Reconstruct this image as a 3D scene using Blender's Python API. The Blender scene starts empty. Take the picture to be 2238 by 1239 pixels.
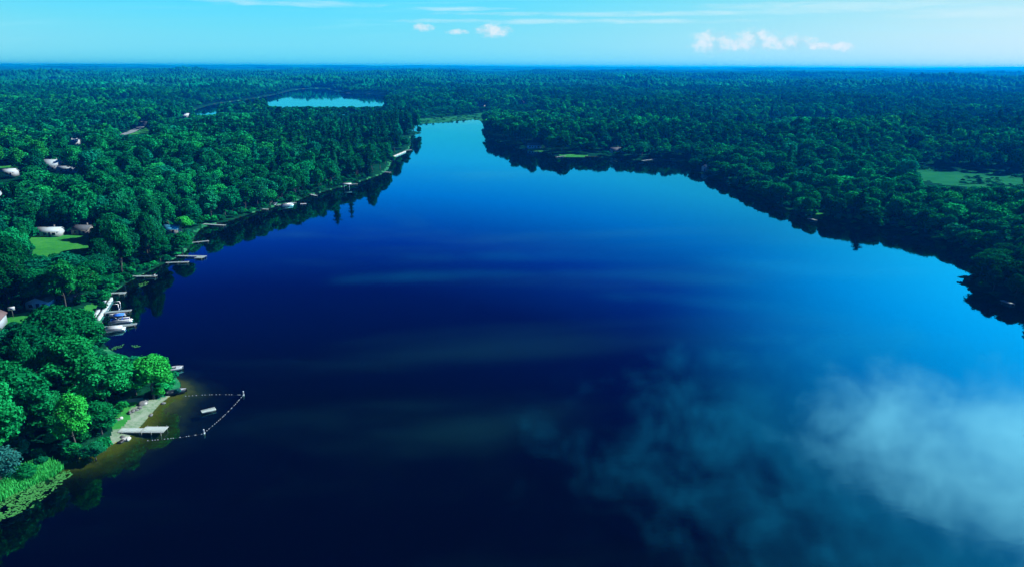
import bpy, math, random
import numpy as np
from mathutils import Matrix, Vector

R = math.radians
scn = bpy.context.scene
col = scn.collection
rng = np.random.default_rng(7)
random.seed(7)

# ------------------------------------------------------------------ camera
CAM_H = 75.0
HFOV = R(70)
PITCH = R(16.5)
ROLL = R(0.2)
cd = bpy.data.cameras.new('camera')
cam = bpy.data.objects.new('camera', cd)
col.objects.link(cam)
scn.camera = cam
cd.sensor_width = 36
cd.lens = 18 / math.tan(HFOV / 2)
cd.clip_start = 1
cd.clip_end = 90000
CM = Matrix.Translation((0, 0, CAM_H)) @ Matrix.Rotation(math.pi / 2 - PITCH, 4, 'X') @ Matrix.Rotation(ROLL, 4, 'Z')
cam.matrix_world = CM
FPX = 1119 / math.tan(HFOV / 2)

# ------------------------------------------------------------------ light
SUN_AZ, SUN_EL = 74.0, 38.0      # degrees right of +Y, degrees above the horizon
sd_ = bpy.data.lights.new('sun', 'SUN')
sun = bpy.data.objects.new('sun', sd_)
col.objects.link(sun)
sd_.energy = 5.0
sd_.angle = R(0.53)
sd_.color = (1.0, 0.97, 0.91)
tosun = Vector((math.sin(R(SUN_AZ)) * math.cos(R(SUN_EL)), math.cos(R(SUN_AZ)) * math.cos(R(SUN_EL)), math.sin(R(SUN_EL))))
sun.rotation_euler = tosun.to_track_quat('Z', 'Y').to_euler()
sun.location = (200, 100, 200)

vs = scn.view_settings
vs.view_transform = 'Standard'
vs.look = 'None'
vs.exposure = 0.6
vs.gamma = 1.0
vs.use_curve_mapping = False
cy = scn.cycles
cy.use_denoising = True
cy.max_bounces = 7
cy.diffuse_bounces = 2
cy.glossy_bounces = 3
cy.transmission_bounces = 4
cy.transparent_max_bounces = 8
cy.volume_bounces = 0
cy.sample_clamp_indirect = 6.0
cy.caustics_reflective = False
cy.caustics_refractive = False


class NT:
    """small helper for building node trees"""
    def __init__(s, nt):
        s.nt = nt

    def n(s, typ, **kw):
        nd = s.nt.nodes.new(typ)
        for k, v in kw.items():
            setattr(nd, k, v)
        return nd

    def put(s, sock, v):
        if v is None:
            return
        if hasattr(v, 'is_linked') or isinstance(v, bpy.types.NodeSocket):
            s.nt.links.new(v, sock)
        else:
            sock.default_value = v

    def m(s, op, a, b=None, c=None, clamp=False):
        nd = s.n('ShaderNodeMath', operation=op, use_clamp=clamp)
        s.put(nd.inputs[0], a)
        s.put(nd.inputs[1], b)
        s.put(nd.inputs[2], c)
        return nd.outputs[0]

    def vm(s, op, a, b=None):
        nd = s.n('ShaderNodeVectorMath', operation=op)
        s.put(nd.inputs[0], a)
        if b is not None:
            s.put(nd.inputs['Scale'] if op == 'SCALE' else nd.inputs[1], b)
        return nd.outputs[0]

    def ss(s, v, lo, hi):
        nd = s.n('ShaderNodeMapRange', interpolation_type='SMOOTHSTEP')
        s.put(nd.inputs[0], v)
        nd.inputs[1].default_value = lo
        nd.inputs[2].default_value = hi
        return nd.outputs[0]

    def noise(s, vec, scale, detail=4, rough=0.55, dist=0.0):
        nd = s.n('ShaderNodeTexNoise')
        s.put(nd.inputs['Vector'], vec)
        nd.inputs['Scale'].default_value = scale
        nd.inputs['Detail'].default_value = detail
        nd.inputs['Roughness'].default_value = rough
        nd.inputs['Distortion'].default_value = dist
        return nd.outputs[0]

    def ramp(s, v, stops):
        nd = s.n('ShaderNodeValToRGB')
        els = nd.color_ramp.elements
        while len(els) < len(stops):
            els.new(0.5)
        for e, (p, c) in zip(els, stops):
            e.position = p
            e.color = (*c, 1)
        s.put(nd.inputs[0], v)
        return nd.outputs[0]

    def mix(s, f, a, b, mode='MIX'):
        nd = s.n('ShaderNodeMix', data_type='RGBA', blend_type=mode)
        nd.clamp_factor = True
        s.put(nd.inputs[0], f)
        for sock, v in ((nd.inputs[6], a), (nd.inputs[7], b)):
            if isinstance(v, tuple):
                v = (*v, 1)
            s.put(sock, v)
        return nd.outputs[2]

    def xyz(s, x, y, z):
        nd = s.n('ShaderNodeCombineXYZ')
        for i, v in enumerate((x, y, z)):
            s.put(nd.inputs[i], v)
        return nd.outputs[0]


def px_dir(px, py):
    v = Vector(((px - 1119) / FPX, -(py - 619.5) / FPX, -1))
    return (CM.to_3x3() @ v).normalized()


def gp(px, py, z=0.0):
    """ground point under a place of the photograph"""
    d = px_dir(px, py)
    t = (z - CAM_H) / d.z
    return (d.x * t, d.y * t)


# ------------------------------------------------------------------ sky
w = bpy.data.worlds.new('World')
scn.world = w
w.use_nodes = True
W = NT(w.node_tree)
bg = w.node_tree.nodes['Background']
sky = W.n('ShaderNodeTexSky', sky_type='NISHITA', sun_disc=False)
sky.sun_elevation = R(SUN_EL)
sky.sun_rotation = R(SUN_AZ)
sky.dust_density = 0.12
tc = W.n('ShaderNodeTexCoord')
sep = W.n('ShaderNodeSeparateXYZ')
W.put(sep.inputs[0], tc.outputs['Generated'])
X, Y, Z = sep.outputs
srgb = W.n('ShaderNodeSeparateColor')
W.put(srgb.inputs[0], sky.outputs[0])
# the photograph's cyan-blue colour grade as a look-up over the sky's own brightness
lum = W.m('MULTIPLY', srgb.outputs[1], 0.1 / 1.5 * 1.06)
S = 1 / 1.5
GR = [(0.08, (0, .003, .06)), (0.23, (0, .004, .10)), (0.31, (0, .009, .34)), (0.38, (0, .10, 1.0)), (0.46, (0, .44, 1.55)),
      (0.55, (.06, .72, 1.4)), (0.62, (.09, .73, 1.08)), (0.70, (.17, .76, .98)), (0.80, (.30, .79, .94)), (1.0, (.60, .87, .94)), (1.2, (.85, .95, .97))]
grade = W.ramp(lum, [(a * S, tuple(v / 2 for v in c)) for a, c in GR])
grade = W.vm('SCALE', grade, 2.0)
az = W.m('ARCTAN2', X, Y)
el = W.m('ARCSINE', Z)
# thin cirrus in long streaks
zz = W.m('ADD', W.m('MAXIMUM', Z, 0.0), 0.09)
plane = W.xyz(W.m('DIVIDE', X, zz), W.m('DIVIDE', Y, zz), 0.0)
mp = W.n('ShaderNodeMapping')
W.put(mp.inputs[0], plane)
mp.inputs['Rotation'].default_value = (0, 0, R(12))
mp.inputs['Scale'].default_value = (0.5, 2.2, 1)
cir = W.noise(mp.outputs[0], 0.9, 7, 0.6, 0.8)
cir = W.m('MULTIPLY', W.ss(cir, 0.50, 0.80), 0.22)
c1 = W.mix(W.m('MULTIPLY', cir, W.ss(el, 0.0, 0.05)), grade, (.45, .95, 1.1))


def bump2(a, e, wa, he):
    u = W.m('DIVIDE', W.m('SUBTRACT', az, a), wa)
    v = W.m('DIVIDE', W.m('SUBTRACT', el, e), he)
    return W.m('SUBTRACT', 1.0, W.m('ADD', W.m('MULTIPLY', u, u), W.m('MULTIPLY', v, v)))


# broken bright cloud bank towards the sun
bank_n = W.noise(W.xyz(W.m('MULTIPLY', az, 1.0), W.m('MULTIPLY', el, 1.5), 0.0), 11.0, 8, 0.62, 0.3)
soft_n = W.noise(tc.outputs['Generated'], 4.0, 4, 0.5)
core = W.m('MULTIPLY', 0.92, W.ss(W.m('ADD', bump2(R(51), R(24.8), R(25), R(6.6)), W.m('MULTIPLY', W.m('SUBTRACT', W.m('ADD', W.m('MULTIPLY', soft_n, 0.35), W.m('MULTIPLY', bank_n, 0.65)), 0.5), 2.4)), -0.35, 1.1))
veil_m = bump2(R(52), R(29), R(42), R(11))
veil = W.ss(W.m('ADD', veil_m, W.m('MULTIPLY', W.m('SUBTRACT', bank_n, 0.5), 2.8)), -0.5, 1.6)
# long thin cirrus streaks higher up, mirrored in the lake
stn = W.noise(W.xyz(W.m('MULTIPLY', az, 3.0), W.m('MULTIPLY', el, 16.0), 0.0), 2.2, 6, 0.6, 0.5)
stk = None
for (x, y, wx, hy) in ((960, 603, 240, 13), (1450, 606, 270, 15), (1740, 585, 220, 14), (1560, 660, 300, 17), (1150, 560, 300, 12)):
    d = px_dir(x, y)
    b = bump2(math.atan2(d.x, d.y), math.asin(-d.z), wx / FPX, hy / FPX)
    stk = b if stk is None else W.m('MAXIMUM', stk, b)
stk = W.ss(W.m('ADD', stk, W.m('MULTIPLY', W.m('SUBTRACT', stn, 0.5), 3.0)), -0.3, 1.6)
c1 = W.mix(W.m('MULTIPLY', stk, 0.14), c1, (.15, 1.2, 2.1))
# blue glow added out of view near the sun, brightening the mirrored water
glow = W.ss(bump2(R(66), R(20), R(56), R(18)), 0.0, 0.95)
c1 = W.mix(1.0, c1, W.vm('SCALE', (0.0, 1.5, 3.0), glow), 'ADD')
c1 = W.mix(W.m('MULTIPLY', veil, 0.75), c1, (.15, 1.5, 2.9))
c2 = W.mix(core, c1, (4.2, 4.3, 6.0))
# small cumulus near the horizon
cn = W.noise(W.xyz(W.m('MULTIPLY', az, 1.0), W.m('MULTIPLY', el, 1.5), 0.0), 95, 6, 0.6)
cum = None
for (x, y, wx, hy) in ((1556, 93, 52, 28), (1610, 96, 50, 18), (1655, 88, 58, 26), (1730, 95, 62, 18), (1790, 101, 40, 9), (1838, 102, 28, 12),
                       (1078, 68, 44, 17), (925, 61, 28, 10), (1000, 71, 26, 7)):
    d = px_dir(x, y)
    b = bump2(math.atan2(d.x, d.y), math.asin(d.z), wx / FPX, hy / FPX)
    cum = b if cum is None else W.m('MAXIMUM', cum, b)
cmask = W.ss(W.m('ADD', cum, W.m('MULTIPLY', W.m('SUBTRACT', cn, 0.5), 2.2)), 0.0, 1.2)
shade_n = W.noise(W.xyz(az, W.m('ADD', el, 0.004), 0.0), 60, 4, 0.5)
ccol = W.mix(W.ss(shade_n, 0.35, 0.6), (.45, .78, .9), (.88, .93, .97))
wis = None
for (x, y, wx, hy) in ((640, 8, 190, 8), (1830, 12, 300, 10), (2140, 28, 170, 10), (1250, 48, 420, 6), (1000, 20, 120, 5), (1500, 30, 500, 6)):
    d = px_dir(x, y)
    b = bump2(math.atan2(d.x, d.y), math.asin(d.z), wx / FPX, hy / FPX)
    wis = b if wis is None else W.m('MAXIMUM', wis, b)
wn = W.noise(W.xyz(W.m('MULTIPLY', az, 1.0), W.m('MULTIPLY', el, 9.0), 0.0), 16, 6, 0.6, 0.6)
wis = W.ss(W.m('ADD', wis, W.m('MULTIPLY', W.m('SUBTRACT', wn, 0.5), 3.2)), -0.2, 1.6)
c2 = W.mix(W.m('MULTIPLY', wis, 0.5), c2, (.72, .93, .98))
c3 = W.mix(W.m('MULTIPLY', cmask, 0.85), c2, ccol)
fin = W.vm('SCALE', c3, 6.6)
W.put(bg.inputs[0], fin)
bg.inputs[1].default_value = 0.1

# ------------------------------------------------------------------ helpers for objects
def tag(o, label=None, cat=None, group=None, kind=None):
    if label: o['label'] = label
    if cat: o['category'] = cat
    if group: o['group'] = group
    if kind: o['kind'] = kind
    return o


def mesh_np(name, V, quads=None, tris=None, smooth=False):
    me = bpy.data.meshes.new(name)
    V = np.asarray(V, np.float32)
    parts = []
    starts = []
    tot = 0
    for F, k in ((quads, 4), (tris, 3)):
        if F is not None and len(F):
            F = np.asarray(F, np.int32)
            parts.append(F.ravel())
            starts.append(tot + np.arange(len(F)) * k)
            tot += F.size
    me.vertices.add(len(V))
    me.vertices.foreach_set('co', V.ravel())
    L = np.concatenate(parts)
    st = np.concatenate(starts).astype(np.int32)
    me.loops.add(len(L))
    me.loops.foreach_set('vertex_index', L)
    me.polygons.add(len(st))
    me.polygons.foreach_set('loop_start', st)
    if smooth:
        me.polygons.foreach_set('use_smooth', np.ones(len(st), bool))
    me.update(calc_edges=True)
    return me


def obj(name, me, mat=None, parent=None, loc=None, rotz=None):
    o = bpy.data.objects.new(name, me)
    col.objects.link(o)
    if mat is not None and me is not None:
        if not me.materials:
            me.materials.append(mat)
        else:
            o.material_slots[0].link = 'OBJECT'
            o.material_slots[0].material = mat
    if parent is not None:
        o.parent = parent
    if loc is not None:
        o.location = loc
    if rotz is not None:
        o.rotation_euler = (0, 0, rotz)
    return o


def empty(name, loc, rotz=0.0, scale=None):
    o = bpy.data.objects.new(name, None)
    o.empty_display_size = 0.5
    col.objects.link(o)
    o.location = loc
    o.rotation_euler = (0, 0, rotz)
    if scale is not None:
        o.scale = scale
    return o


class MB:
    """collects boxes, tubes and prisms into one mesh"""
    def __init__(s):
        s.V, s.Q, s.T, s.n = [], [], [], 0

    def add(s, v, q=(), t=()):
        v = np.asarray(v, float)
        s.V.append(v)
        s.Q += [[i + s.n for i in f] for f in q]
        s.T += [[i + s.n for i in f] for f in t]
        s.n += len(v)
        return s

    def box(s, x0, x1, y0, y1, z0, z1):
        v = [(x, y, z) for z in (z0, z1) for x, y in ((x0, y0), (x1, y0), (x1, y1), (x0, y1))]
        return s.add(v, [(3, 2, 1, 0), (4, 5, 6, 7), (0, 1, 5, 4), (1, 2, 6, 5), (2, 3, 7, 6), (3, 0, 4, 7)])

    def tube(s, pts, rad, k=8, cap=True):
        pts = [Vector(p) for p in pts]
        rad = rad if hasattr(rad, '__len__') else [rad] * len(pts)
        v = []
        for i, p in enumerate(pts):
            d = (pts[min(i + 1, len(pts) - 1)] - pts[max(i - 1, 0)]).normalized()
            a = d.orthogonal().normalized()
            b = d.cross(a)
            for j in range(k):
                t = 2 * math.pi * j / k
                v.append(tuple(p + (a * math.cos(t) + b * math.sin(t)) * rad[i]))
        q = [(i * k + j, i * k + (j + 1) % k, (i + 1) * k + (j + 1) % k, (i + 1) * k + j) for i in range(len(pts) - 1) for j in range(k)]
        t = []
        if cap:
            for j in range(1, k - 1):
                t.append((0, j + 1, j))
                b0 = (len(pts) - 1) * k
                t.append((b0, b0 + j, b0 + j + 1))
        return s.add(v, q, t)

    def prism(s, prof, a, b, axis='x'):
        """profile (u, z) swept along x or y from a to b; convex"""
        n = len(prof)
        mk = (lambda t, u, z: (t, u, z)) if axis == 'x' else (lambda t, u, z: (u, t, z))
        v = [mk(a, u, z) for u, z in prof] + [mk(b, u, z) for u, z in prof]
        q = [(i, (i + 1) % n, n + (i + 1) % n, n + i) for i in range(n)]
        t = [(0, i + 1, i) for i in range(1, n - 1)] + [(n, n + i, n + i + 1) for i in range(1, n - 1)]
        return s.add(v, q, t)

    def mesh(s, name, smooth=False):
        return mesh_np(name, np.concatenate(s.V), s.Q or None, s.T or None, smooth)

    def build(s, name, mat, parent=None, smooth=False):
        return obj(name, s.mesh(name, smooth), mat, parent)


def ico(sub=1):
    t = (1 + 5 ** .5) / 2
    V = [(-1, t, 0), (1, t, 0), (-1, -t, 0), (1, -t, 0), (0, -1, t), (0, 1, t), (0, -1, -t), (0, 1, -t), (t, 0, -1), (t, 0, 1), (-t, 0, -1), (-t, 0, 1)]
    F = [(0, 11, 5), (0, 5, 1), (0, 1, 7), (0, 7, 10), (0, 10, 11), (1, 5, 9), (5, 11, 4), (11, 10, 2), (10, 7, 6), (7, 1, 8),
         (3, 9, 4), (3, 4, 2), (3, 2, 6), (3, 6, 8), (3, 8, 9), (4, 9, 5), (2, 4, 11), (6, 2, 10), (8, 6, 7), (9, 8, 1)]
    V = [Vector(v).normalized() for v in V]
    for _ in range(sub):
        mid, F2 = {}, []
        def mp_(a, b):
            k = (min(a, b), max(a, b))
            if k not in mid:
                mid[k] = len(V)
                V.append(((V[a] + V[b]) / 2).normalized())
            return mid[k]
        for a, b, c in F:
            ab, bc, ca = mp_(a, b), mp_(b, c), mp_(c, a)
            F2 += [(a, ab, ca), (b, bc, ab), (c, ca, bc), (ab, bc, ca)]
        F = F2
    return np.array([tuple(v) for v in V]), np.array(F)


# ------------------------------------------------------------------ materials
MATS = {}


def mat(name):
    m = bpy.data.materials.new(name)
    m.use_nodes = True
    N = NT(m.node_tree)
    MATS[name] = m
    return m, N, m.node_tree.nodes['Principled BSDF'], m.node_tree.nodes['Material Output']


def plain(name, c, rough=0.6, var=0.15, scale=2.0, metal=0.0, spec=0.4):
    m, N, p, out = mat(name)
    g = N.n('ShaderNodeTexCoord')
    nz = N.noise(g.outputs['Object'], scale, 5, 0.65)
    k = N.m('MULTIPLY_ADD', N.m('SUBTRACT', nz, 0.5), var * 3, 1.0)
    cc = N.vm('SCALE', (*c,), k)
    N.put(p.inputs['Base Color'], cc)
    p.inputs['Roughness'].default_value = rough
    p.inputs['Metallic'].default_value = metal
    p.inputs['Specular IOR Level'].default_value = spec
    return m


def leaf_mat(name, c, trans=0.14):
    m, N, p, out = mat(name)
    geo = N.n('ShaderNodeNewGeometry')
    oi = N.n('ShaderNodeObjectInfo')
    k = N.m('MULTIPLY_ADD', geo.outputs['Random Per Island'], 0.7, 0.62)
    k = N.m('MULTIPLY', k, N.m('MULTIPLY_ADD', oi.outputs['Random'], 0.8, 0.66))
    stand = N.noise(geo.outputs['Position'], 0.007, 4, 0.62)
    k = N.m('MULTIPLY', k, N.m('MULTIPLY_ADD', N.ss(stand, 0.32, 0.68), 0.75, 0.58))
    r2 = N.m('FRACT', N.m('MULTIPLY', oi.outputs['Random'], 7.31))
    warm = N.mix(N.m('MULTIPLY', r2, 0.55), c, (c[0] * 2.0 + .002, c[1] * 1.1, c[2] * 0.55))
    cc = N.vm('SCALE', warm, k)
    N.nt.nodes.remove(p)
    p = N.n('ShaderNodeBsdfDiffuse')
    N.put(p.inputs[0], cc)
    tr = N.n('ShaderNodeBsdfTranslucent')
    N.put(tr.inputs[0], cc)
    mx = N.n('ShaderNodeMixShader')
    mx.inputs[0].default_value = trans
    N.put(mx.inputs[1], p.outputs[0])
    N.put(mx.inputs[2], tr.outputs[0])
    N.put(out.inputs[0], mx.outputs[0])
    return m


TONES = {
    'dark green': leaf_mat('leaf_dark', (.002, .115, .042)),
    'mid green': leaf_mat('leaf_mid', (.003, .185, .062)),
    'bluish green': leaf_mat('leaf_blue', (.003, .155, .082)),
    'light green': leaf_mat('leaf_light', (.006, .265, .075)),
    'lime green': leaf_mat('leaf_lime', (.012, .29, .05)),
    'grey blue': leaf_mat('leaf_grey', (.014, .13, .13)),
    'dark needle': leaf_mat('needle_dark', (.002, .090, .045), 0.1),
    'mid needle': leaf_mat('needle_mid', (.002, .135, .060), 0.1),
}
M_bark = plain('bark', (.07, .07, .06), 0.9, .25, 3)
M_wood = plain('weathered_wood', (.23, .31, .31), 0.8, .18, 1.5)
M_wood2 = plain('pale_wood', (.38, .46, .43), 0.75, .12, 1.2)
M_post = plain('grey_post', (.22, .23, .22), 0.8, .2, 3)
M_white = plain('white_paint', (.44, .49, .51), 0.45, .06, 1)
M_alum = plain('aluminium', (.6, .63, .65), 0.35, .06, 2, 0.7)
M_concrete = plain('concrete', (.38, .46, .47), 0.9, .15, 0.6)
M_rock = plain('rock', (.12, .13, .13), 0.9, .35, 1.2)
M_palerock = plain('pale_rock', (.42, .44, .42), 0.9, .3, 1.2)
M_black = plain('black_plastic', (.012, .013, .015), 0.5, .1, 2)
M_blue = plain('blue_canvas', (.02, .17, .75), 0.7, .1, 2)
M_navy = plain('navy_vinyl', (.01, .03, .16), 0.5, .1, 2)
M_glass = plain('dark_glass', (.01, .02, .03), 0.08, .05, 2, 0, 0.6)
M_roofw = plain('pale_metal_roof', (.40, .50, .55), 0.45, .06, 0.8)
M_roofb = plain('blue_metal_roof', (.05, .35, .55), 0.5, .1, 0.8)
M_roofg = plain('grey_shingle', (.07, .09, .11), 0.9, .2, 1.5)
M_roofr = plain('brown_shingle', (.14, .10, .10), 0.9, .2, 1.5)
M_side = plain('pale_blue_siding', (.25, .46, .70), 0.7, .06, 1)
M_sidew = plain('white_siding', (.36, .42, .46), 0.7, .06, 1)
M_hull = plain('dark_hull', (.015, .025, .035), 0.35, .1, 1)
M_orange = plain('pale_buoy', (.26, .30, .34), 0.5, .05, 3)


def ground_mat(name, stops, scale, rough=0.95, bump=0.0, scale2=None):
    m, N, p, out = mat(name)
    geo = N.n('ShaderNodeNewGeometry')
    nz = N.noise(geo.outputs['Position'], scale, 8, 0.65)
    if scale2:
        nz = N.m('ADD', N.m('MULTIPLY', nz, 0.5), N.m('MULTIPLY', N.noise(geo.outputs['Position'], scale2, 5, 0.6), 0.5))
    cc = N.ramp(nz, stops)
    N.put(p.inputs['Base Color'], cc)
    p.inputs['Roughness'].default_value = rough
    p.inputs['Specular IOR Level'].default_value = 0.0
    if bump:
        b = N.n('ShaderNodeBump')
        b.inputs['Strength'].default_value = 0.6
        b.inputs['Distance'].default_value = bump
        N.put(b.inputs['Height'], nz)
        N.put(p.inputs['Normal'], b.outputs[0])
    return m


M_floor = ground_mat('forest_floor', [(.3, (.001, .020, .012)), (.5, (.003, .045, .022)), (.7, (.007, .080, .036))], .25, .95, .3)
M_lawn = ground_mat('lawn_grass', [(.3, (.015, .15, .03)), (.5, (.03, .23, .04)), (.7, (.07, .30, .06))], .35, .95, .05, .06)
M_marsh = ground_mat('marsh_grass', [(.3, (.004, .08, .03)), (.5, (.012, .14, .05)), (.7, (.03, .20, .07))], .04, .95, .3, .012)
M_sand = ground_mat('beach_sand', [(.38, (.07, .17, .07)), (.5, (.17, .25, .17)), (.68, (.27, .32, .26))], .25, .95, .05, 1.2)
M_bank = ground_mat('grassy_bank', [(.3, (.006, .09, .04)), (.5, (.015, .17, .07)), (.72, (.10, .28, .15))], .3, .95, .1)
M_road = ground_mat('road_asphalt', [(.3, (.16, .21, .24)), (.7, (.24, .29, .31))], .3)


def water_mat(name):
    m, N, p, out = mat(name)
    N.nt.nodes.remove(p)
    geo = N.n('ShaderNodeNewGeometry')
    big = N.noise(geo.outputs['Position'], 0.010, 4, 0.6)
    mp = N.n('ShaderNodeMapping')
    N.put(mp.inputs[0], geo.outputs['Position'])
    mp.inputs['Scale'].default_value = (0.5, 1.0, 1)
    rip = N.noise(mp.outputs[0], 0.55, 4, 0.6)
    b = N.n('ShaderNodeBump')
    N.put(b.inputs['Strength'], N.m('MULTIPLY_ADD', N.ss(big, .42, .62), 0.14, 0.08))
    b.inputs['Distance'].default_value = 0.024
    N.put(b.inputs['Height'], rip)
    fr = N.n('ShaderNodeFresnel')
    fr.inputs[0].default_value = 1.6
    N.put(fr.inputs['Normal'], b.outputs[0])
    gl = N.n('ShaderNodeBsdfGlossy')
    gl.inputs['Color'].default_value = (.25, .95, 1, 1)
    gl.inputs['Roughness'].default_value = 0.03
    N.put(gl.inputs['Normal'], b.outputs[0])
    tr = N.n('ShaderNodeBsdfTransparent')
    tr.inputs[0].default_value = (.75, .85, .55, 1)
    df = N.n('ShaderNodeBsdfDiffuse')
    df.inputs[0].default_value = (.0002, .0006, .006, 1)
    body = N.n('ShaderNodeMixShader')
    body.inputs[0].default_value = 0.4
    N.put(body.inputs[1], tr.outputs[0])
    N.put(body.inputs[2], df.outputs[0])
    mx = N.n('ShaderNodeMixShader')
    N.put(mx.inputs[0], N.m('MULTIPLY', fr.outputs[0], N.m('SUBTRACT', 1.0, geo.outputs['Backfacing'])))
    N.put(mx.inputs[1], body.outputs[0])
    N.put(mx.inputs[2], gl.outputs[0])
    N.put(out.inputs[0], mx.outputs[0])
    return m


M_water = water_mat('lake_water')

# ------------------------------------------------------------------ the lie of the land
LAKE_PX = [(-1500, 2000), (-400, 1330), (-60, 1110), (0, 1080), (60, 1052), (110, 1028), (160, 1006), (205, 988), (232, 977), (262, 963), (290, 950),
           (312, 926), (334, 900), (352, 880), (374, 864), (392, 851), (396, 838), (384, 822), (360, 806), (318, 792), (276, 778), (244, 768), (226, 750),
           (219, 728), (222, 704), (228, 684), (237, 656), (250, 637), (276, 619), (300, 606), (334, 589), (360, 576), (388, 563), (410, 548),
           (421, 532), (428, 512), (442, 497), (470, 490), (508, 482), (556, 464), (604, 451), (640, 443), (676, 428), (716, 417), (756, 407), (800, 394),
           (846, 377), (853, 360), (860, 346), (880, 335), (894, 329), (899, 312), (896, 298), (912, 294), (924, 291), (908, 288), (896, 285), (878, 277), (905, 272), (960, 269), (990, 266),
           (1015, 263), (1044, 262), (1054, 268), (1060, 290), (1068, 304), (1098, 312), (1120, 322), (1150, 329), (1186, 334), (1222, 344), (1262, 344), (1300, 343), (1350, 347),
           (1408, 352), (1452, 348), (1480, 352), (1506, 366), (1540, 384), (1590, 402), (1640, 424), (1700, 448), (1745, 470), (1768, 480), (1810, 483),
           (1880, 492), (1960, 504), (2040, 522), (2100, 545), (2150, 570), (2160, 588), (2126, 598), (2103, 610), (2106, 622), (2140, 636), (2180, 649), (2215, 660),
           (2262, 676), (2330, 700), (2480, 780), (2900, 1000), (4500, 2000)]
FAR_PX = [(405, 252), (426, 240), (470, 228), (520, 222), (575, 213), (606, 207), (640, 198), (680, 194), (715, 194), (735, 201), (760, 206), (800, 206),
          (830, 208), (858, 210), (852, 218), (840, 226), (830, 240), (800, 250), (740, 254), (660, 252), (590, 250), (540, 252), (470, 256)]
lake = np.array([gp(*p) for p in LAKE_PX])
lake = np.vstack([lake, [(330, -260), (-220, -260)]])
far_lake = np.array([gp(*p) for p in FAR_PX])


def chaikin(P, n=1):
    for _ in range(n):
        Q = np.roll(P, -1, 0)
        P = np.stack([.75 * P + .25 * Q, .25 * P + .75 * Q], 1).reshape(-1, 2)
    return P


lake = chaikin(lake, 1)
far_lake = chaikin(far_lake, 2)


def inside(P, poly):
    x, y = P[:, 0], P[:, 1]
    r = np.zeros(len(P), bool)
    bx = (x >= poly[:, 0].min()) & (x <= poly[:, 0].max()) & (y >= poly[:, 1].min()) & (y <= poly[:, 1].max())
    xs, ys = x[bx], y[bx]
    c = np.zeros(len(xs), bool)
    A, B = poly, np.roll(poly, -1, 0)
    for (x1, y1), (x2, y2) in zip(A, B):
        if y1 == y2:
            continue
        hit = ((y1 > ys) != (y2 > ys)) & (xs < (x2 - x1) * (ys - y1) / (y2 - y1) + x1)
        c ^= hit
    r[bx] = c
    return r


def dist_poly(P, poly, cap=400.0):
    A, B = poly, np.roll(poly, -1, 0)
    d2 = np.full(len(P), cap * cap)
    lo, hi = poly.min(0) - cap, poly.max(0) + cap
    near = np.all((P > lo) & (P < hi), 1)
    Q = P[near]
    dd = np.full(len(Q), cap * cap)
    for a, b in zip(A, B):
        ab = b - a
        t = np.clip(((Q - a) @ ab) / max(ab @ ab, 1e-9), 0, 1)
        e = Q - a - t[:, None] * ab
        dd = np.minimum(dd, (e * e).sum(1))
    d2[near] = dd
    return np.sqrt(d2)


def shore(P):
    """signed distance to the nearest shoreline, positive on land"""
    a = dist_poly(P, lake)
    a = np.where(inside(P, lake), -a, a)
    b = dist_poly(P, far_lake)
    b = np.where(inside(P, far_lake), -b, b)
    return np.minimum(a, b)


_wv = [(rng.uniform(0, 2 * math.pi), rng.uniform(0, 2 * math.pi)) for _ in range(64)]


def waves(P, L, n=7, o=0):
    s = np.zeros(len(P))
    for i in range(n):
        a, ph = _wv[(o + i) % 64]
        l = L * (0.6 + 0.9 * i / n)
        s += np.sin((P[:, 0] * math.cos(a) + P[:, 1] * math.sin(a)) * 2 * math.pi / l + ph)
    return s / math.sqrt(n / 2) / 1.4


def sstep(x, a, b):
    t = np.clip((x - a) / (b - a), 0, 1)
    return t * t * (3 - 2 * t)


def px_poly(pts, z=0.0):
    return np.array([gp(x, y, z) for x, y in pts])


BEACH = px_poly([(196, 1000), (205, 985), (232, 962), (252, 940), (246, 912), (262, 884), (300, 876), (345, 874), (372, 862), (396, 850), (392, 862), (370, 880), (350, 898), (325, 930), (300, 960), (262, 978), (225, 995)])
LAWNS = [
    ('thin grass patch at the back of the sand beach', px_poly([(246, 920), (262, 890), (286, 880), (300, 882), (284, 900), (288, 915), (270, 934), (252, 940)], .6)),
    ('sunlit green lawn behind the big shoreline tree on the left', px_poly([(62, 516), (110, 510), (196, 512), (206, 534), (190, 548), (110, 566), (72, 556)], 2.2)),
    ('strip of mown lawn in front of the shaded pale blue house', px_poly([(-60, 690), (20, 682), (70, 676), (60, 700), (-10, 706), (-60, 712)], 2.0)),
    ('small green lawn patch behind the concrete seawall', px_poly([(172, 684), (186, 664), (206, 656), (226, 660), (204, 692), (190, 700)], 1.2)),
    ('far grass clearing by the white farm roof at left edge', px_poly([(-70, 400), (-10, 384), (40, 375), (62, 380), (20, 396), (-20, 412)], 4)),
    ('bright green grassy landing on the right shore', px_poly([(1758, 484), (1766, 474), (1790, 468), (1804, 472), (1790, 484), (1770, 488)], .3)),
    ('grass patch by the lake cottage on the right shore', px_poly([(1150, 330), (1160, 322), (1190, 320), (1186, 332)], .5)),
    ('grassy landing with a pale dock on the right shore', px_poly([(1212, 347), (1225, 339), (1275, 338), (1290, 342), (1265, 346)], .5)),
    ('grass verge beside the far road bend', px_poly([(262, 297), (292, 288), (322, 280), (330, 287), (318, 295), (285, 300)], 4)),
]
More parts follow.
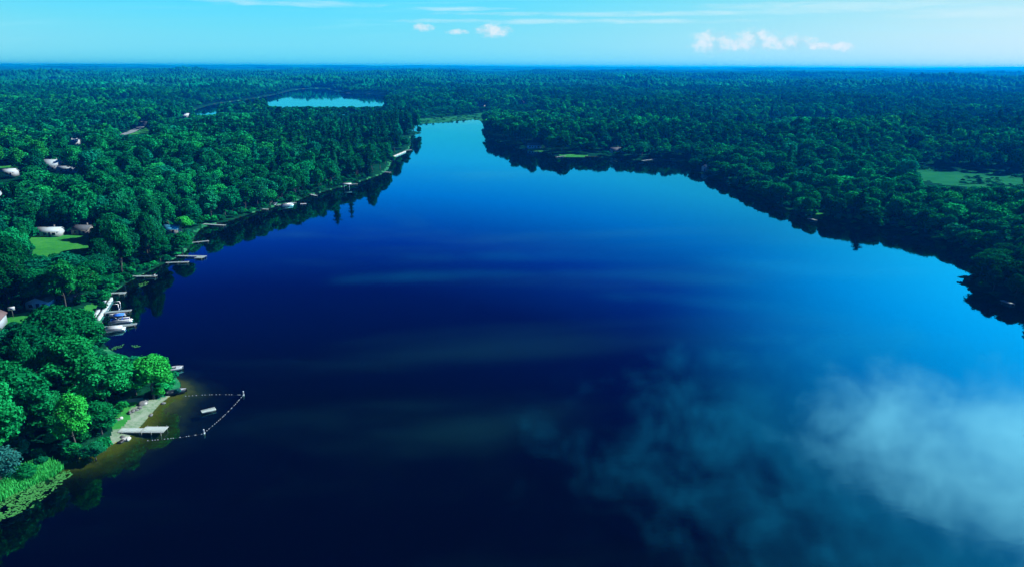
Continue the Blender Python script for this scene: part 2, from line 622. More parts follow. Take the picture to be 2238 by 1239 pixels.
MARSHES = [
    ('flat green marsh at the head of the lake between the two lakes', px_poly([(862, 279), (868, 268), (905, 262), (960, 258), (1000, 255), (1040, 250), (1078, 247), (1084, 262), (1058, 268), (1044, 262), (1015, 264), (960, 270), (905, 273), (880, 278)])),
    ('long pale green wet meadow on the far right', px_poly([(1975, 372), (2010, 366), (2100, 372), (2250, 383), (2500, 398), (2520, 424), (2300, 416), (2150, 410), (2060, 402), (2010, 390)], 1)),
]
LOWS = [px_poly([(1600, 280), (1740, 266), (1830, 270), (1880, 285), (1790, 300), (1680, 296)], 2), px_poly([(340, 284), (440, 270), (560, 262), (640, 258), (650, 268), (540, 284), (450, 294), (370, 294)], 2),
        px_poly([(1080, 262), (1250, 252), (1330, 256), (1300, 266), (1180, 272)], 2), px_poly([(940, 262), (1060, 256), (1120, 258), (1080, 250), (960, 254)], 1)]


def height(P, s=None):
    if s is None:
        s = shore(P)
    r = np.hypot(P[:, 0], P[:, 1])
    hill = 4.0 + 3.4 * waves(P, 420, 6, 0) + 1.0 * waves(P, 150, 5, 11)
    hill += sstep(r, 1300, 4500) * (10 + 11 * waves(P, 1100, 6, 20)) + sstep(r, 6000, 18000) * (16 + 26 * waves(P, 6000, 5, 30))
    hill = np.maximum(hill, 1.2)
    land = np.minimum(0.09 * s, 0.9) + 0.25 * sstep(s, 0, 3) + sstep(s, 8, 160) * hill
    low = np.ones(len(P))
    for _, poly in MARSHES:
        d = np.where(inside(P, poly), 0.0, dist_poly(P, poly, 80))
        low = np.minimum(low, sstep(d, 0, 60))
    land = land * low + (1 - low) * np.minimum(0.05 + 0.02 * s, 0.5)
    bed = np.maximum(0.15 * s, -5.0)
    return np.where(s > 0, land, bed)


# ground: one sheet from under the camera to the horizon
ths = np.radians(np.concatenate([np.linspace(-180, -52, 40, endpoint=False), np.linspace(-52, 52, 900), np.linspace(52, 180, 41)[1:-1]]))
rad = np.concatenate([[4], np.linspace(30, 88, 8, endpoint=False), np.exp(np.arange(math.log(88), math.log(330), 0.0052)),
                      np.exp(np.arange(math.log(330), math.log(1500), 0.0105)), np.exp(np.arange(math.log(1500), math.log(42000), 0.03)), [43000]])
TH, RR = np.meshgrid(ths, rad)
GP = np.stack([(RR * np.sin(TH)).ravel(), (RR * np.cos(TH)).ravel()], 1)
gs = shore(GP)
GZ = height(GP, gs)
nt_, nr_ = len(ths), len(rad)
I = np.arange(nr_ - 1)[:, None] * nt_
J = np.arange(nt_)[None, :]
J2 = (J + 1) % nt_
quads = np.stack([I + J, I + nt_ + J, I + nt_ + J2, I + J2], -1).reshape(-1, 4)[:, ::-1]
fc = GP[quads].mean(1)
fs = gs[quads].mean(1)
jig = np.stack([waves(fc, 7, 5, 40), waves(fc, 7, 5, 45)], 1) * 0.35
land_id = np.zeros(len(quads), int)
land_id[fs < -0.02] = 1
bank = (fs >= -0.02) & (fs < .6 + 1.6 * waves(fc, 22, 5, 5)) & (fc[:, 0] < 120)
land_id[bank] = 2
land_id[inside(fc + jig, BEACH) & (fs > -0.02)] = 3
for k, (_, poly) in enumerate(LAWNS):
    land_id[inside(fc + jig, poly) & (fs > 0)] = 10 + k
for k, (_, poly) in enumerate(MARSHES):
    land_id[inside(fc + jig * 4, poly) & (fs > 0)] = 20 + k
VV = np.column_stack([GP, GZ])


def sub_sheet(name, sel, m):
    f = quads[sel]
    u, inv = np.unique(f, return_inverse=True)
    return obj(name, mesh_np(name, VV[u], inv.reshape(f.shape), None, True), m)


g = sub_sheet('ground', land_id == 0, M_floor)
tag(g, 'dark forest floor of the wooded land around the lake', 'ground', kind='structure')


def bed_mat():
    m, N, p, out = mat('lake_bed_silt_depth_shade')
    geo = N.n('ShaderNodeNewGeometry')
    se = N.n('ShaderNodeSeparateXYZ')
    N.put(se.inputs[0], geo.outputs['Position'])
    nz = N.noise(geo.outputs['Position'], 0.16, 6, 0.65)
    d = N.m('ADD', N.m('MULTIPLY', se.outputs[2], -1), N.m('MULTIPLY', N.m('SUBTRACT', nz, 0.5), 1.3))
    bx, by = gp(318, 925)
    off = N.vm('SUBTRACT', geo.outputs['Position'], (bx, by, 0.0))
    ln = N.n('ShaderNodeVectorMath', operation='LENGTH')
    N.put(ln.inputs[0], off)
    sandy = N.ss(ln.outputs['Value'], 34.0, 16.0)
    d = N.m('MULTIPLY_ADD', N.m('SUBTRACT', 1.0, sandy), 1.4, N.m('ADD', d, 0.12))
    cc = N.ramp(N.m('DIVIDE', d, 3.0, clamp=True), [(0.0, (.28, .28, .09)), (.10, (.19, .21, .035)), (.27, (.04, .07, .012)), (.50, (.006, .012, .008)), (.8, (.0008, .0010, .003))])  # sand and silt colours, darkened with depth for light lost in water
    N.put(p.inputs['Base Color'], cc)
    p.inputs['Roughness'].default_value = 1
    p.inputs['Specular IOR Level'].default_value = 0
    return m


tag(sub_sheet('lake_bed', land_id == 1, bed_mat()), 'sandy to silty bottom of the lake, shaded by colour with depth', 'lake bed', kind='structure')
tag(sub_sheet('shore_bank', land_id == 2, M_bank), 'grassy strip of bank along the left waterline', 'bank', kind='structure')
tag(sub_sheet('beach', land_id == 3, M_sand), 'small pale sand beach on the near left shore', 'beach', kind='structure')
for k, (lab, _) in enumerate(LAWNS):
    if (land_id == 10 + k).any():
        tag(sub_sheet('lawn', land_id == 10 + k, M_lawn), lab, 'lawn', kind='structure')
for k, (lab, _) in enumerate(MARSHES):
    if (land_id == 20 + k).any():
        tag(sub_sheet('marsh' if k != 1 else 'meadow', land_id == 20 + k, M_marsh), lab, 'marsh', kind='structure')


def sheet(name, P, z, label):
    x0, y0 = P.min(0) - 30
    x1, y1 = P.max(0) + 30
    n = 24
    xs, ys = np.linspace(x0, x1, n), np.linspace(y0, y1, n)
    V = np.array([(x, y, z) for y in ys for x in xs])
    F = [(j * n + i, j * n + i + 1, (j + 1) * n + i + 1, (j + 1) * n + i) for j in range(n - 1) for i in range(n - 1)]
    return tag(obj(name, mesh_np(name, V, F), M_water), label, 'lake', kind='structure')


sheet('lake_water', lake, 0.0, 'deep blue calm lake mirroring the wooded shores')
sheet('far_lake_water', far_lake, 0.0, 'pale blue second lake in the distance on the left')

# creek in the wet meadow
cw = MB()
pts = [gp(x, y, .5) for x, y in ((2095, 405), (2130, 402), (2170, 404), (2205, 407), (2260, 408), (2340, 412))]
wd = [.6, 1.6, 1.2, 1.8, 1.2, 1.2]
cv = []
for (x, y), h_ in zip(pts, wd):
    cv += [(x, y - h_, 0), (x, y + h_, 0)]
cv = np.array(cv)
cv[:, 2] = height(cv[:, :2]) + 0.3
tag(obj('meadow_creek', mesh_np('meadow_creek', cv, [(2 * i, 2 * i + 2, 2 * i + 3, 2 * i + 1) for i in range(5)]), M_water), 'thin bright creek winding through the wet meadow', 'creek', kind='structure')


def strip_road(px, width, label):
    P = np.array([gp(x, y, 4) for x, y in px])
    out = []
    n = 40
    t = np.linspace(0, len(P) - 1, n)
    C = np.stack([np.interp(t, np.arange(len(P)), P[:, i]) for i in (0, 1)], 1)
    D = np.gradient(C, axis=0)
    D /= np.linalg.norm(D, axis=1)[:, None]
    Nn = np.stack([-D[:, 1], D[:, 0]], 1) * width / 2
    V = np.concatenate([C - Nn, C + Nn])
    z = height(V) + 0.35
    V = np.column_stack([V, z])
    F = [(i, i + 1, n + i + 1, n + i) for i in range(n - 1)]
    tag(obj('road', mesh_np('road', V, F), M_road), label, 'road', kind='structure')


strip_road([(258, 294), (290, 286), (318, 277), (326, 271), (310, 266), (290, 262)], 9, 'grey road bending between the trees at left')
# ------------------------------------------------------------------ trees
def leaf_quads(C, N, size, g):
    n = len(C)
    N = N / np.linalg.norm(N, axis=1)[:, None]
    T = np.cross(N, g.normal(size=(n, 3)))
    T /= np.linalg.norm(T, axis=1)[:, None] + 1e-9
    B = np.cross(N, T)
    s = size[:, None]
    a = T * s
    b = B * s * g.uniform(.45, .75, (n, 1))
    dr = N * s * 0.28
    V = np.stack([C - a - dr, C - b, C + a - dr, C + b], 1).reshape(-1, 3)
    Q = np.arange(4 * n).reshape(n, 4)
    return V, Q


def broadleaf(seed, nleaf, leaf, nl=30, R_=4.7, H=11.9, z0=1.7, sub=1, lr=1.0, thick=.84):
    g = np.random.default_rng(seed)
    d = g.normal(size=(nl, 3))
    d /= np.linalg.norm(d, axis=1)[:, None]
    d[:, 2] = np.where(d[:, 2] < -.55, -d[:, 2], d[:, 2])
    u = g.uniform(.25, 1, (nl, 1)) ** .5
    zc = z0 + H * .5
    lean = g.normal(size=2) * .5
    C = d * u * np.array([R_ * .68, R_ * .68, H * .37])
    C[:, :2] *= (1 - .35 * np.clip(C[:, 2:3] / (H * .4), -.4, 1) ** 2)
    C[:, :2] += lean * (C[:, 2:3] / H)
    C[:, 2] += zc
    rl = R_ * lr * g.uniform(.24, .44, nl) * (1.12 - .3 * u[:, 0])
    lobe = g.choice(nl, nleaf * 3, p=rl ** 2 / (rl ** 2).sum())
    dd = g.normal(size=(len(lobe), 3))
    dd /= np.linalg.norm(dd, axis=1)[:, None]
    dd[:, 2] = np.where((dd[:, 2] < -.3) & (g.uniform(size=len(lobe)) < .7), -dd[:, 2], dd[:, 2])
    P = C[lobe] + dd * (rl[lobe] * (g.uniform(thick, 1.12, len(lobe)) * (1 + .28 * (g.uniform(size=len(lobe)) < .09))))[:, None] * np.array([1, 1, .95])
    keep = np.ones(len(P), bool)
    for k in range(nl):
        q = np.linalg.norm((P - C[k]) / np.array([1, 1, .95]), axis=1)
        keep &= ~((q < rl[k] * min(.8, thick)) & (lobe != k))
    P, dd = P[keep][:nleaf], dd[keep][:nleaf]
    Nn = dd * .9 + np.array([0, 0, .25]) + g.normal(size=dd.shape) * .62
    V, Q = leaf_quads(P, Nn, leaf * g.uniform(.65, 1.35, len(P)), g)
    iv, it = ico(sub)
    Vs, Ts, off = [V], [], len(V)
    for k in range(nl):
        jit = 1 + g.normal(size=(len(iv), 1)) * .09
        Vs.append(C[k] + iv * jit * rl[k] * (.72 if thick > .7 else .58) * np.array([1, 1, .95]))
        Ts.append(it + off)
        off += len(iv)
    return mesh_np('crown', np.concatenate(Vs), Q, np.concatenate(Ts))


def conifer(seed, nleaf, leaf, H=17.0, z0=1.2, R_=3.4, nw=13, core=True):
    g = np.random.default_rng(seed)
    C, N, S = [], [], []
    per = max(4, nleaf // (nw * 7))
    for w_ in range(nw):
        t = (w_ + g.uniform(-.25, .25)) / nw
        z = z0 + (H - z0) * t
        rr = R_ * (1 - t) ** .6 * g.uniform(.6, 1.2) + .35
        nb = 8 if t < .6 else 6
        a0 = g.uniform(0, 6.28)
        for b in range(nb):
            a = a0 + 2 * math.pi * b / nb + g.normal() * .15
            L = rr * g.uniform(.65, 1.15)
            for k in range(per):
                s = (k + g.uniform(.2, 1)) / per
                droop = -.22 * L * s * s + .25 * L * s * t
                off = g.normal() * .14 * L * (1 - .4 * s)
                C.append((math.cos(a) * L * s - math.sin(a) * off, math.sin(a) * L * s + math.cos(a) * off, z + droop + g.normal() * .12))
                N.append((math.cos(a) * .35, math.sin(a) * .35, 1))
                S.append(leaf * (1.25 - .5 * s) * g.uniform(.7, 1.2))
    C, N, S = np.array(C), np.array(N), np.array(S)
    V, Q = leaf_quads(C, N + g.normal(size=N.shape) * .3, S, g)
    k = 9
    cv, ct = [], []
    rings = 6
    for i in range(rings):
        t = i / rings
        for j in range(k):
            a = 6.283 * j / k
            r_ = R_ * .55 * (1 - t) ** .8 * g.uniform(.8, 1.15)
            cv.append((math.cos(a) * r_, math.sin(a) * r_, z0 + (H - z0) * t))
    cv.append((0, 0, H))
    for i in range(rings - 1):
        for j in range(k):
            a, b = i * k + j, i * k + (j + 1) % k
            ct += [(a, b, b + k), (a, b + k, a + k)]
    for j in range(k):
        ct.append(((rings - 1) * k + j, (rings - 1) * k + (j + 1) % k, rings * k))
    return mesh_np('crown', np.concatenate([V, np.array(cv)]), Q, np.array(ct) + len(V))


def trunk_mesh(seed, H, r0, con=False):
    g = np.random.default_rng(seed)
    b = MB()
    n = 6
    pts = [(g.normal() * .08 * i, g.normal() * .08 * i, -0.5 + (H + .5) * i / (n - 1)) for i in range(n)]
    b.tube(pts, [r0 * (1.25 if i == 0 else 1) * (1 - .85 * i / (n - 1)) for i in range(n)], 7)
    if not con:
        for k in range(6):
            i = 2 + k % 3
            p = Vector(pts[i])
            a = g.uniform(0, 6.28)
            L = g.uniform(2, 3.4)
            q = p + Vector((math.cos(a) * L, math.sin(a) * L, L * .9))
            m_ = (p + q) / 2 + Vector((0, 0, -.25))
            b.tube([p, m_, q], [r0 * .4, r0 * .26, r0 * .08], 5)
    return b.mesh('trunk', True)


BROAD = {'near': [broadleaf(100 + i, 7500, .27, 58 + 4 * i, sub=1, z0=1.0, H=12.6, lr=.8, thick=.62) for i in range(5)],
         'mid': [broadleaf(200 + i, 2700, .46, 30, sub=1) for i in range(6)],
         'far': [broadleaf(300 + i, 620, .80, 18, sub=0) for i in range(6)]}
CONI = {'near': [conifer(400 + i, 3600, .42, R_=3.8 + .4 * i) for i in range(3)],
        'mid': [conifer(450 + i, 1700, .6, R_=3.8 + .4 * i) for i in range(3)],
        'far': [conifer(480 + i, 420, 1.15, R_=3.9 + .4 * i, nw=9) for i in range(3)]}
BTRUNK = [trunk_mesh(500 + i, 9.5, .24) for i in range(4)]
CTRUNK = [trunk_mesh(520 + i, 16.0, .22, True) for i in range(2)]
for me in BTRUNK + CTRUNK:
    me.materials.append(M_bark)
for me in BROAD['near'] + BROAD['mid'] + BROAD['far']:
    me.materials.append(TONES['mid green'])
for me in CONI['near'] + CONI['mid'] + CONI['far']:
    me.materials.append(TONES['dark needle'])
B_TOP, C_TOP = 13.6, 17.0     # built heights

CMI = np.array(CM.inverted())


def project(P3):
    q = np.c_[P3, np.ones(len(P3))] @ CMI.T
    d = -q[:, 2]
    return np.stack([1119 + FPX * q[:, 0] / d, 619.5 - FPX * q[:, 1] / d, d], 1)


# places the photograph shows free of trees in front: (x0, y0, x1, y1, ground height)
CLEAR = [(222, 690, 300, 760, 0), (300, 690, 420, 792, 0), (88, 508, 192, 552, 2), (0, 686, 62, 698, 2), (188, 662, 216, 684, 1), (76, 648, 122, 666, 2), (0, 698, 12, 716, 2), (18, 668, 40, 690, 2),
         (84, 502, 130, 512, 2), (150, 498, 196, 512, 2), (364, 499, 392, 508, 1.5), (102, 352, 136, 370, 4), (116, 368, 168, 376, 4), (0, 374, 50, 396, 4),
         (148, 298, 182, 316, 4), (0, 426, 6, 436, 3), (0, 452, 5, 460, 3), (262, 264, 326, 294, 4), (218, 880, 396, 1000, .5), (398, 250, 412, 258, 4), (200, 652, 240, 712, 1),
         (140, 652, 172, 668, 2), (1150, 304, 1186, 322, 2), (1042, 226, 1060, 233, 4), (1134, 221, 1148, 228, 4), (1220, 334, 1275, 345, .5), (1400, 343, 1480, 352, .5), (1334, 322, 1356, 332, 2),
         (1762, 468, 1802, 484, .5), (2012, 372, 2238, 404, 1), (880, 262, 1066, 300, 0), (1536, 360, 1546, 372, 1), (585, 438, 660, 458, .5), (745, 400, 790, 412, .5), (380, 495, 495, 500, .3),
         (590, 206, 840, 232, 0), (426, 230, 472, 250, 0), (0, 1016, 150, 1120, .3), (2195, 655, 2225, 668, .3), (160, 362, 250, 420, 3)]
CLEAR = CLEAR[:-1]
clr = []
for x0, y0, x1, y1, z in CLEAR:
    a = gp((x0 + x1) / 2, y1, z)
    clr.append((x0, y0, x1, y1, math.hypot(a[0], a[1] )))


def free(P, hgt, crown, z):
    base = project(np.column_stack([P, z + hgt * .28]))
    top = project(np.column_stack([P, z + hgt * .97]))
    wpx = crown / base[:, 2] * FPX * .85
    r = np.hypot(P[:, 0], P[:, 1])
    ok = np.ones(len(P), bool)
    for x0, y0, x1, y1, dr in clr:
        hit = (base[:, 0] + wpx > x0) & (base[:, 0] - wpx < x1) & (base[:, 1] > y0) & (top[:, 1] < y1) & (r < dr + 3)
        ok &= ~hit
    return ok


def jit_grid(r0, r1, sp, amax=46):
    n = int(r1 / sp) + 2
    xs = np.arange(-n, n + 1) * sp
    ys = np.arange(0, n + 1) * sp
    gx, gy = np.meshgrid(xs, ys)
    gx = gx + (np.arange(len(ys))[:, None] % 2) * sp * .5
    P = np.stack([gx.ravel(), gy.ravel()], 1)
    r = np.hypot(P[:, 0], P[:, 1])
    a = np.degrees(np.arctan2(P[:, 0], P[:, 1]))
    P = P[(r > r0) & (r < r1) & (np.abs(a) < amax)]
    return P + rng.uniform(-.42, .42, P.shape) * sp


T = []   # x, y, z, kind(0 broad,1 conifer), sx, sz, tone, dist, shore
BT = ['dark green', 'mid green', 'bluish green', 'light green', 'lime green']


def keep_trees(P, margin):
    s = shore(P)
    ok = s > margin
    for _, poly in LAWNS:
        ok &= ~inside(P, poly)
    for _, poly in MARSHES:
        ok &= ~inside(P, poly)
    ok &= ~inside(P, BEACH)
    return P[ok], s[ok]


# trees the photograph singles out: base place, crown radius, height, tone, label
SPECIAL = [
    (336, 866, 6.0, 12.0, 'lime green', 'bright lime green tree on the tip of the beach point'),
    (297, 862, 4.2, 9.0, 'bluish green', 'dull bluish tree tucked behind the bright lime tree on the point'),
    (240, 898, 6.6, 14.5, 'light green', 'light green leafy tree overhanging the top of the beach'),
    (222, 946, 4.6, 8.0, 'mid green', 'low bushy tree at the dock end of the beach'),
    (166, 872, 7.2, 17.0, 'mid green', 'large rounded tree in the clump above the beach, behind the light green one'),
    (52, 965, 7.6, 17.0, 'mid green', 'big round green tree at the left edge level with the beach dock'),
    (118, 952, 5.2, 10.5, 'dark green', 'dark shaded tree between the big round tree and the beach'),
    (2, 1050, 4.2, 8.0, 'grey blue', 'grey blue willowy tree cut by the left edge above the reeds'),
    (84, 832, 8.2, 15.5, 'dark green', 'massive dark tree of the near left clump, leftmost'),
    (132, 808, 8.2, 18.5, 'mid green', 'tall spreading tree in the near left clump just below the shaded lawn'),
    (184, 782, 6.8, 15.0, 'light green', 'light green tree nearest the retaining wall'),
    (208, 995, 2.6, 4.2, 'bluish green', 'small dense bush at the lower end of the beach'),
    (100, 648, 8.8, 14.0, 'bluish green', 'broad dark tree over the shaded pale blue house'),
    (160, 640, 8.6, 14.5, 'bluish green', 'wide spreading tree in the middle of the big clump by the house'),
    (218, 628, 7.6, 13.0, 'bluish green', 'rounded tree of the big clump closest to the seawall docks'),
    (35, 590, 7.0, 17.0, 'mid green', 'tall oval tree left of the sunlit lawn'),
    (5, 640, 5.0, 10.0, 'lime green', 'yellow green tree cut by the left edge above the shaded lawn'),
    (404, 508, 4.6, 9.0, 'lime green', 'bright lime tree behind the shore by the long bare dock'),
    (398, 552, 5.2, 10.0, 'light green', 'light green rounded tree right at the water behind the slim dock'),
    (542, 440, 5.0, 13.0, 'lime green', 'lime green tree standing out of the dark left woods'),
    (590, 448, 4.6, 10.0, 'light green', 'light green tree beside the slanted ramp on the left shore'),
    (916, 292, 3.6, 9.0, 'dark green', 'lone dark tree on the spit at the narrows'),
    (2166, 612, 8.6, 11.0, 'mid green', 'big rounded tree on the tip of the near right point'),
    (2218, 632, 8.0, 10.5, 'dark green', 'dark tree beside the white post on the near right point'),
    (2246, 604, 8.4, 12.5, 'mid green', 'tall tree at the right edge behind the near right point'),
    (1930, 485, 3.6, 8.0, 'light green', 'small pale green tree among dark trees above the right cove'),
]
sp_xy = []
for bx, by, rc, hh, tone, lab in SPECIAL:
    p = np.array([gp(bx, by, 1.0)])
    z = float(max(height(p)[0], .1))
    sp_xy.append((p[0, 0], p[0, 1], rc))
    r = math.hypot(*p[0])
    T.append([p[0, 0], p[0, 1], z, 0, rc / 4.7, hh / B_TOP, tone, r, float(shore(p)[0]), lab])

LAWN_SUN = LAWNS[1][1]
for r0, r1, sp in ((95, 480, 7.8), (480, 1100, 9.8), (1100, 2300, 11.5)):
    P = jit_grid(r0, r1, sp)
    P, s = keep_trees(P, 2.0 if r0 < 400 else 2.5)
    for x, y, rc in sp_xy:
        m_ = np.hypot(P[:, 0] - x, P[:, 1] - y) > rc * .85 + 1.5
        P, s = P[m_], s[m_]
    m_ = ~((dist_poly(P, LAWN_SUN, 30) < 8) & (P[:, 0] > LAWN_SUN[:, 0].mean()))
    P, s = P[m_], s[m_]
    z = height(P, s)
    n = len(P)
    r = np.hypot(P[:, 0], P[:, 1])
    pp = project(np.column_stack([P, z]))
    cf = .03 + .10 * sstep(waves(P, 260, 6, 50), .3, 1.3)
    left_pine = (pp[:, 0] > 560) & (pp[:, 0] < 905) & (pp[:, 1] > 240) & (pp[:, 1] < 400)
    cf = np.where(left_pine, .22, cf)
    cf = np.where(r < 300, .04, cf)
    con = rng.uniform(size=n) < cf
    hv = 1.14 + .28 * waves(P, 200, 6, 33) + .17 * rng.normal(size=n)
    hv = np.clip(hv, .55, 1.6)
    wv = np.clip(1.16 + .3 * (hv - 1) + .26 * rng.normal(size=n), .65, 1.8)
    wv = np.where(r > 480, wv * 1.16, wv)
    cap = (P[:, 0] > 60) & (r < 800)
    hv = np.where(cap, np.minimum(hv, .62 + np.maximum(s, 0) / 55), hv)
    hv = np.where(dist_poly(P, MARSHES[0][1], 100) < 75, hv * .45, hv)
    hv = np.where((r > 1400) & (dist_poly(P, far_lake, 100) < 60), hv * .7, hv)
    for poly in LOWS:
        lw = inside(P, poly)
        hv = np.where(lw, hv * .42, hv)
        wv = np.where(lw, wv * .8, wv)
    hv = np.where(con, np.clip(hv * 1.08, .7, 1.45), hv)
    hh = np.where(con, hv * C_TOP, hv * B_TOP)
    near_w = (s < 8) & ~con
    hv = np.where((s < 45) & (P[:, 0] < 20) & (r > 300) & (pp[:, 0] > 440), np.maximum(hv, 1.0) * 1.15, hv)
    cr = np.where(con, wv * 3.2, wv * 4.7)
    ok = free(P, hh, cr, z)
    for _ in range(4):            # where the photograph looks over the trees they are young ones
        bad = ~ok
        hv = np.where(bad, hv * .74, hv)
        wv = np.where(bad, wv * .84, wv)
        hh = np.where(con, hv * C_TOP, hv * B_TOP)
        cr = np.where(con, wv * 3.2, wv * 4.7)
        ok = free(P, hh, cr, z)
    st = waves(P, 330, 6, 12)
    tr = rng.uniform(size=n) + .18 * st
    tn = np.where(tr < .30, 0, np.where(tr < .62, 1, np.where(tr < .78, 2, np.where(tr < .985, 3, 4))))
    for poly in LOWS:
        tn = np.where(inside(P, poly), 3, tn)
    for i in np.nonzero(ok)[0]:
        tone = BT[tn[i]] if not con[i] else ('dark needle' if rng.uniform() < .6 else 'mid needle')
        T.append([P[i, 0], P[i, 1], z[i], int(con[i]), wv[i] * (1 if con[i] else 1), hv[i], tone, r[i], s[i], None])

arr = np.array([[t[0], t[1], t[2], t[3], t[4], t[5], t[7], t[8]] for t in T])
hh = np.where(arr[:, 3] > 0, C_TOP, B_TOP) * arr[:, 5]
pj = project(np.column_stack([arr[:, :2], arr[:, 2] + hh * .7]))
infr = (pj[:, 0] > -15) & (pj[:, 0] < 2253) & (pj[:, 1] > 100) & (pj[:, 1] < 1260)
area = hh * arr[:, 4] / arr[:, 6] ** 2 * np.where(arr[:, 7] < 22, 2.6, 1.0) * infr
named = np.array([t[9] is not None for t in T])
infr |= named
area[named] = 10
solo = np.zeros(len(T), bool)
for kd in (0, 1):
    idx = np.nonzero((arr[:, 3] == kd) & infr)[0]
    solo[idx[np.argsort(-area[idx])][:300]] = True

LAND = [('the sand beach', 300, 920), ('the concrete seawall', 220, 690), ('the shaded pale blue house', 97, 660), ('the sunlit lawn', 140, 540), ('the white barn roof', 118, 370),
        ('the row of seawall docks', 290, 625), ('the square-ended dock', 420, 565), ('the long bare dock', 460, 493), ('the slanted boat ramp', 595, 450), ('the floating raft', 663, 447),
        ('the covered boat lift', 762, 409), ('the left woods tip', 885, 330), ('the lake head marsh', 960, 268), ('the right peninsula tip', 1075, 305),
        ('the shaded lake cottage', 1168, 322), ('the grassy landing', 1245, 343), ('the long shore dock', 1440, 350), ('the white boathouse front', 1540, 372), ('the steep right bank', 1640, 420),
        ('the bright green landing', 1775, 480), ('the dark right cove', 1990, 508), ('the near right point', 2150, 640), ('the wet meadow', 2120, 385), ('the far road bend', 300, 285), ('the two cottages', 165, 310)]
LXY = np.array([gp(x, y, 1) for _, x, y in LAND])
buckets = {}
for i in np.nonzero(solo)[0]:
    t = T[i]
    if t[9]:
        t.append('left' if t[0] < 0 else 'right')
        continue
    d = np.hypot(LXY[:, 0] - t[0], LXY[:, 1] - t[1])
    k = int(np.argmin(d))
    hgt = hh[i]
    sz = ('tall', 'mid-height', 'low')[0 if hgt > (16 if not t[3] else 19) else 1 if hgt > (11.5 if not t[3] else 15.5) else 2]
    rel = "on the waterline by" if t[8] < 9 else 'just inland of' if t[8] < 32 else 'in woods behind'
    t.append('left' if k <= 11 or k >= 23 else 'right')
    tone = t[6].replace(' needle', ' green')
    shp = 'broad' if t[4] > (1.25 if not t[3] else 1.2) else 'slender' if t[4] < (1.0 if not t[3] else 1.05) else ''
    lab = f"{sz} {shp + ' ' if shp else ''}{tone} {'conifer' if t[3] else 'tree'} {rel} {LAND[k][0]}"
    buckets.setdefault(lab, []).append(i)
ORD = ['leftmost', 'second from left', 'third from left', 'fourth from left', 'fifth from left', 'sixth from left', 'seventh from left', 'eighth from left', 'ninth from left', 'tenth from left', 'eleventh from left', 'twelfth from left']
for lab, ids in buckets.items():
    ids.sort(key=lambda i: pj[i, 0])
    for n, i in enumerate(ids):
        T[i][9] = lab if len(ids) == 1 or len(ids) > 12 else f'{lab}, {ORD[n] if n < len(ids) - 1 or n == 0 else "rightmost"}'


def plant_tree(t, k):
    x, y, z, con, sx, sz, tone, r, s, lab, side = t
    nm = 'conifer_tree' if con else 'broadleaf_tree'
    e = empty(nm, (x, y, z - .15), rng.uniform(0, 6.28), (sx, sx * rng.uniform(.92, 1.08), sz))
    tag(e, lab, 'conifer' if con else 'tree', f"{'conifers' if con else 'broadleaf trees'} of the {side} shore woods")
    lod = 'near' if r < 360 else 'mid'
    src = (CONI if con else BROAD)[lod]
    obj('crown', src[k % len(src)], TONES[tone], e)
    tk = (CTRUNK if con else BTRUNK)
    o = bpy.data.objects.new('trunk', tk[k % len(tk)])
    col.objects.link(o)
    o.parent = e


for k, i in enumerate(np.nonzero(solo)[0]):
    plant_tree(T[i], k)

# every other tree: one mass, instanced on points
lib = bpy.data.collections.new('tree_sources')
srcs = []


def add_src(me, m):
    o = bpy.data.objects.new('source_%03d' % len(srcs), me)
    lib.objects.link(o)
    o.material_slots[0].link = 'OBJECT'
    o.material_slots[0].material = m
    srcs.append(o)
    return len(srcs) - 1


SI = {}
for lod in ('near', 'mid', 'far'):
    for tn_ in BT:
        SI[(0, lod, tn_)] = [add_src(me, TONES[tn_]) for me in (BROAD[lod][:3] if lod == 'near' else BROAD[lod][:4])]
    for tn_ in ('dark needle', 'mid needle'):
        SI[(1, lod, tn_)] = [add_src(me, TONES[tn_]) for me in CONI[lod]]


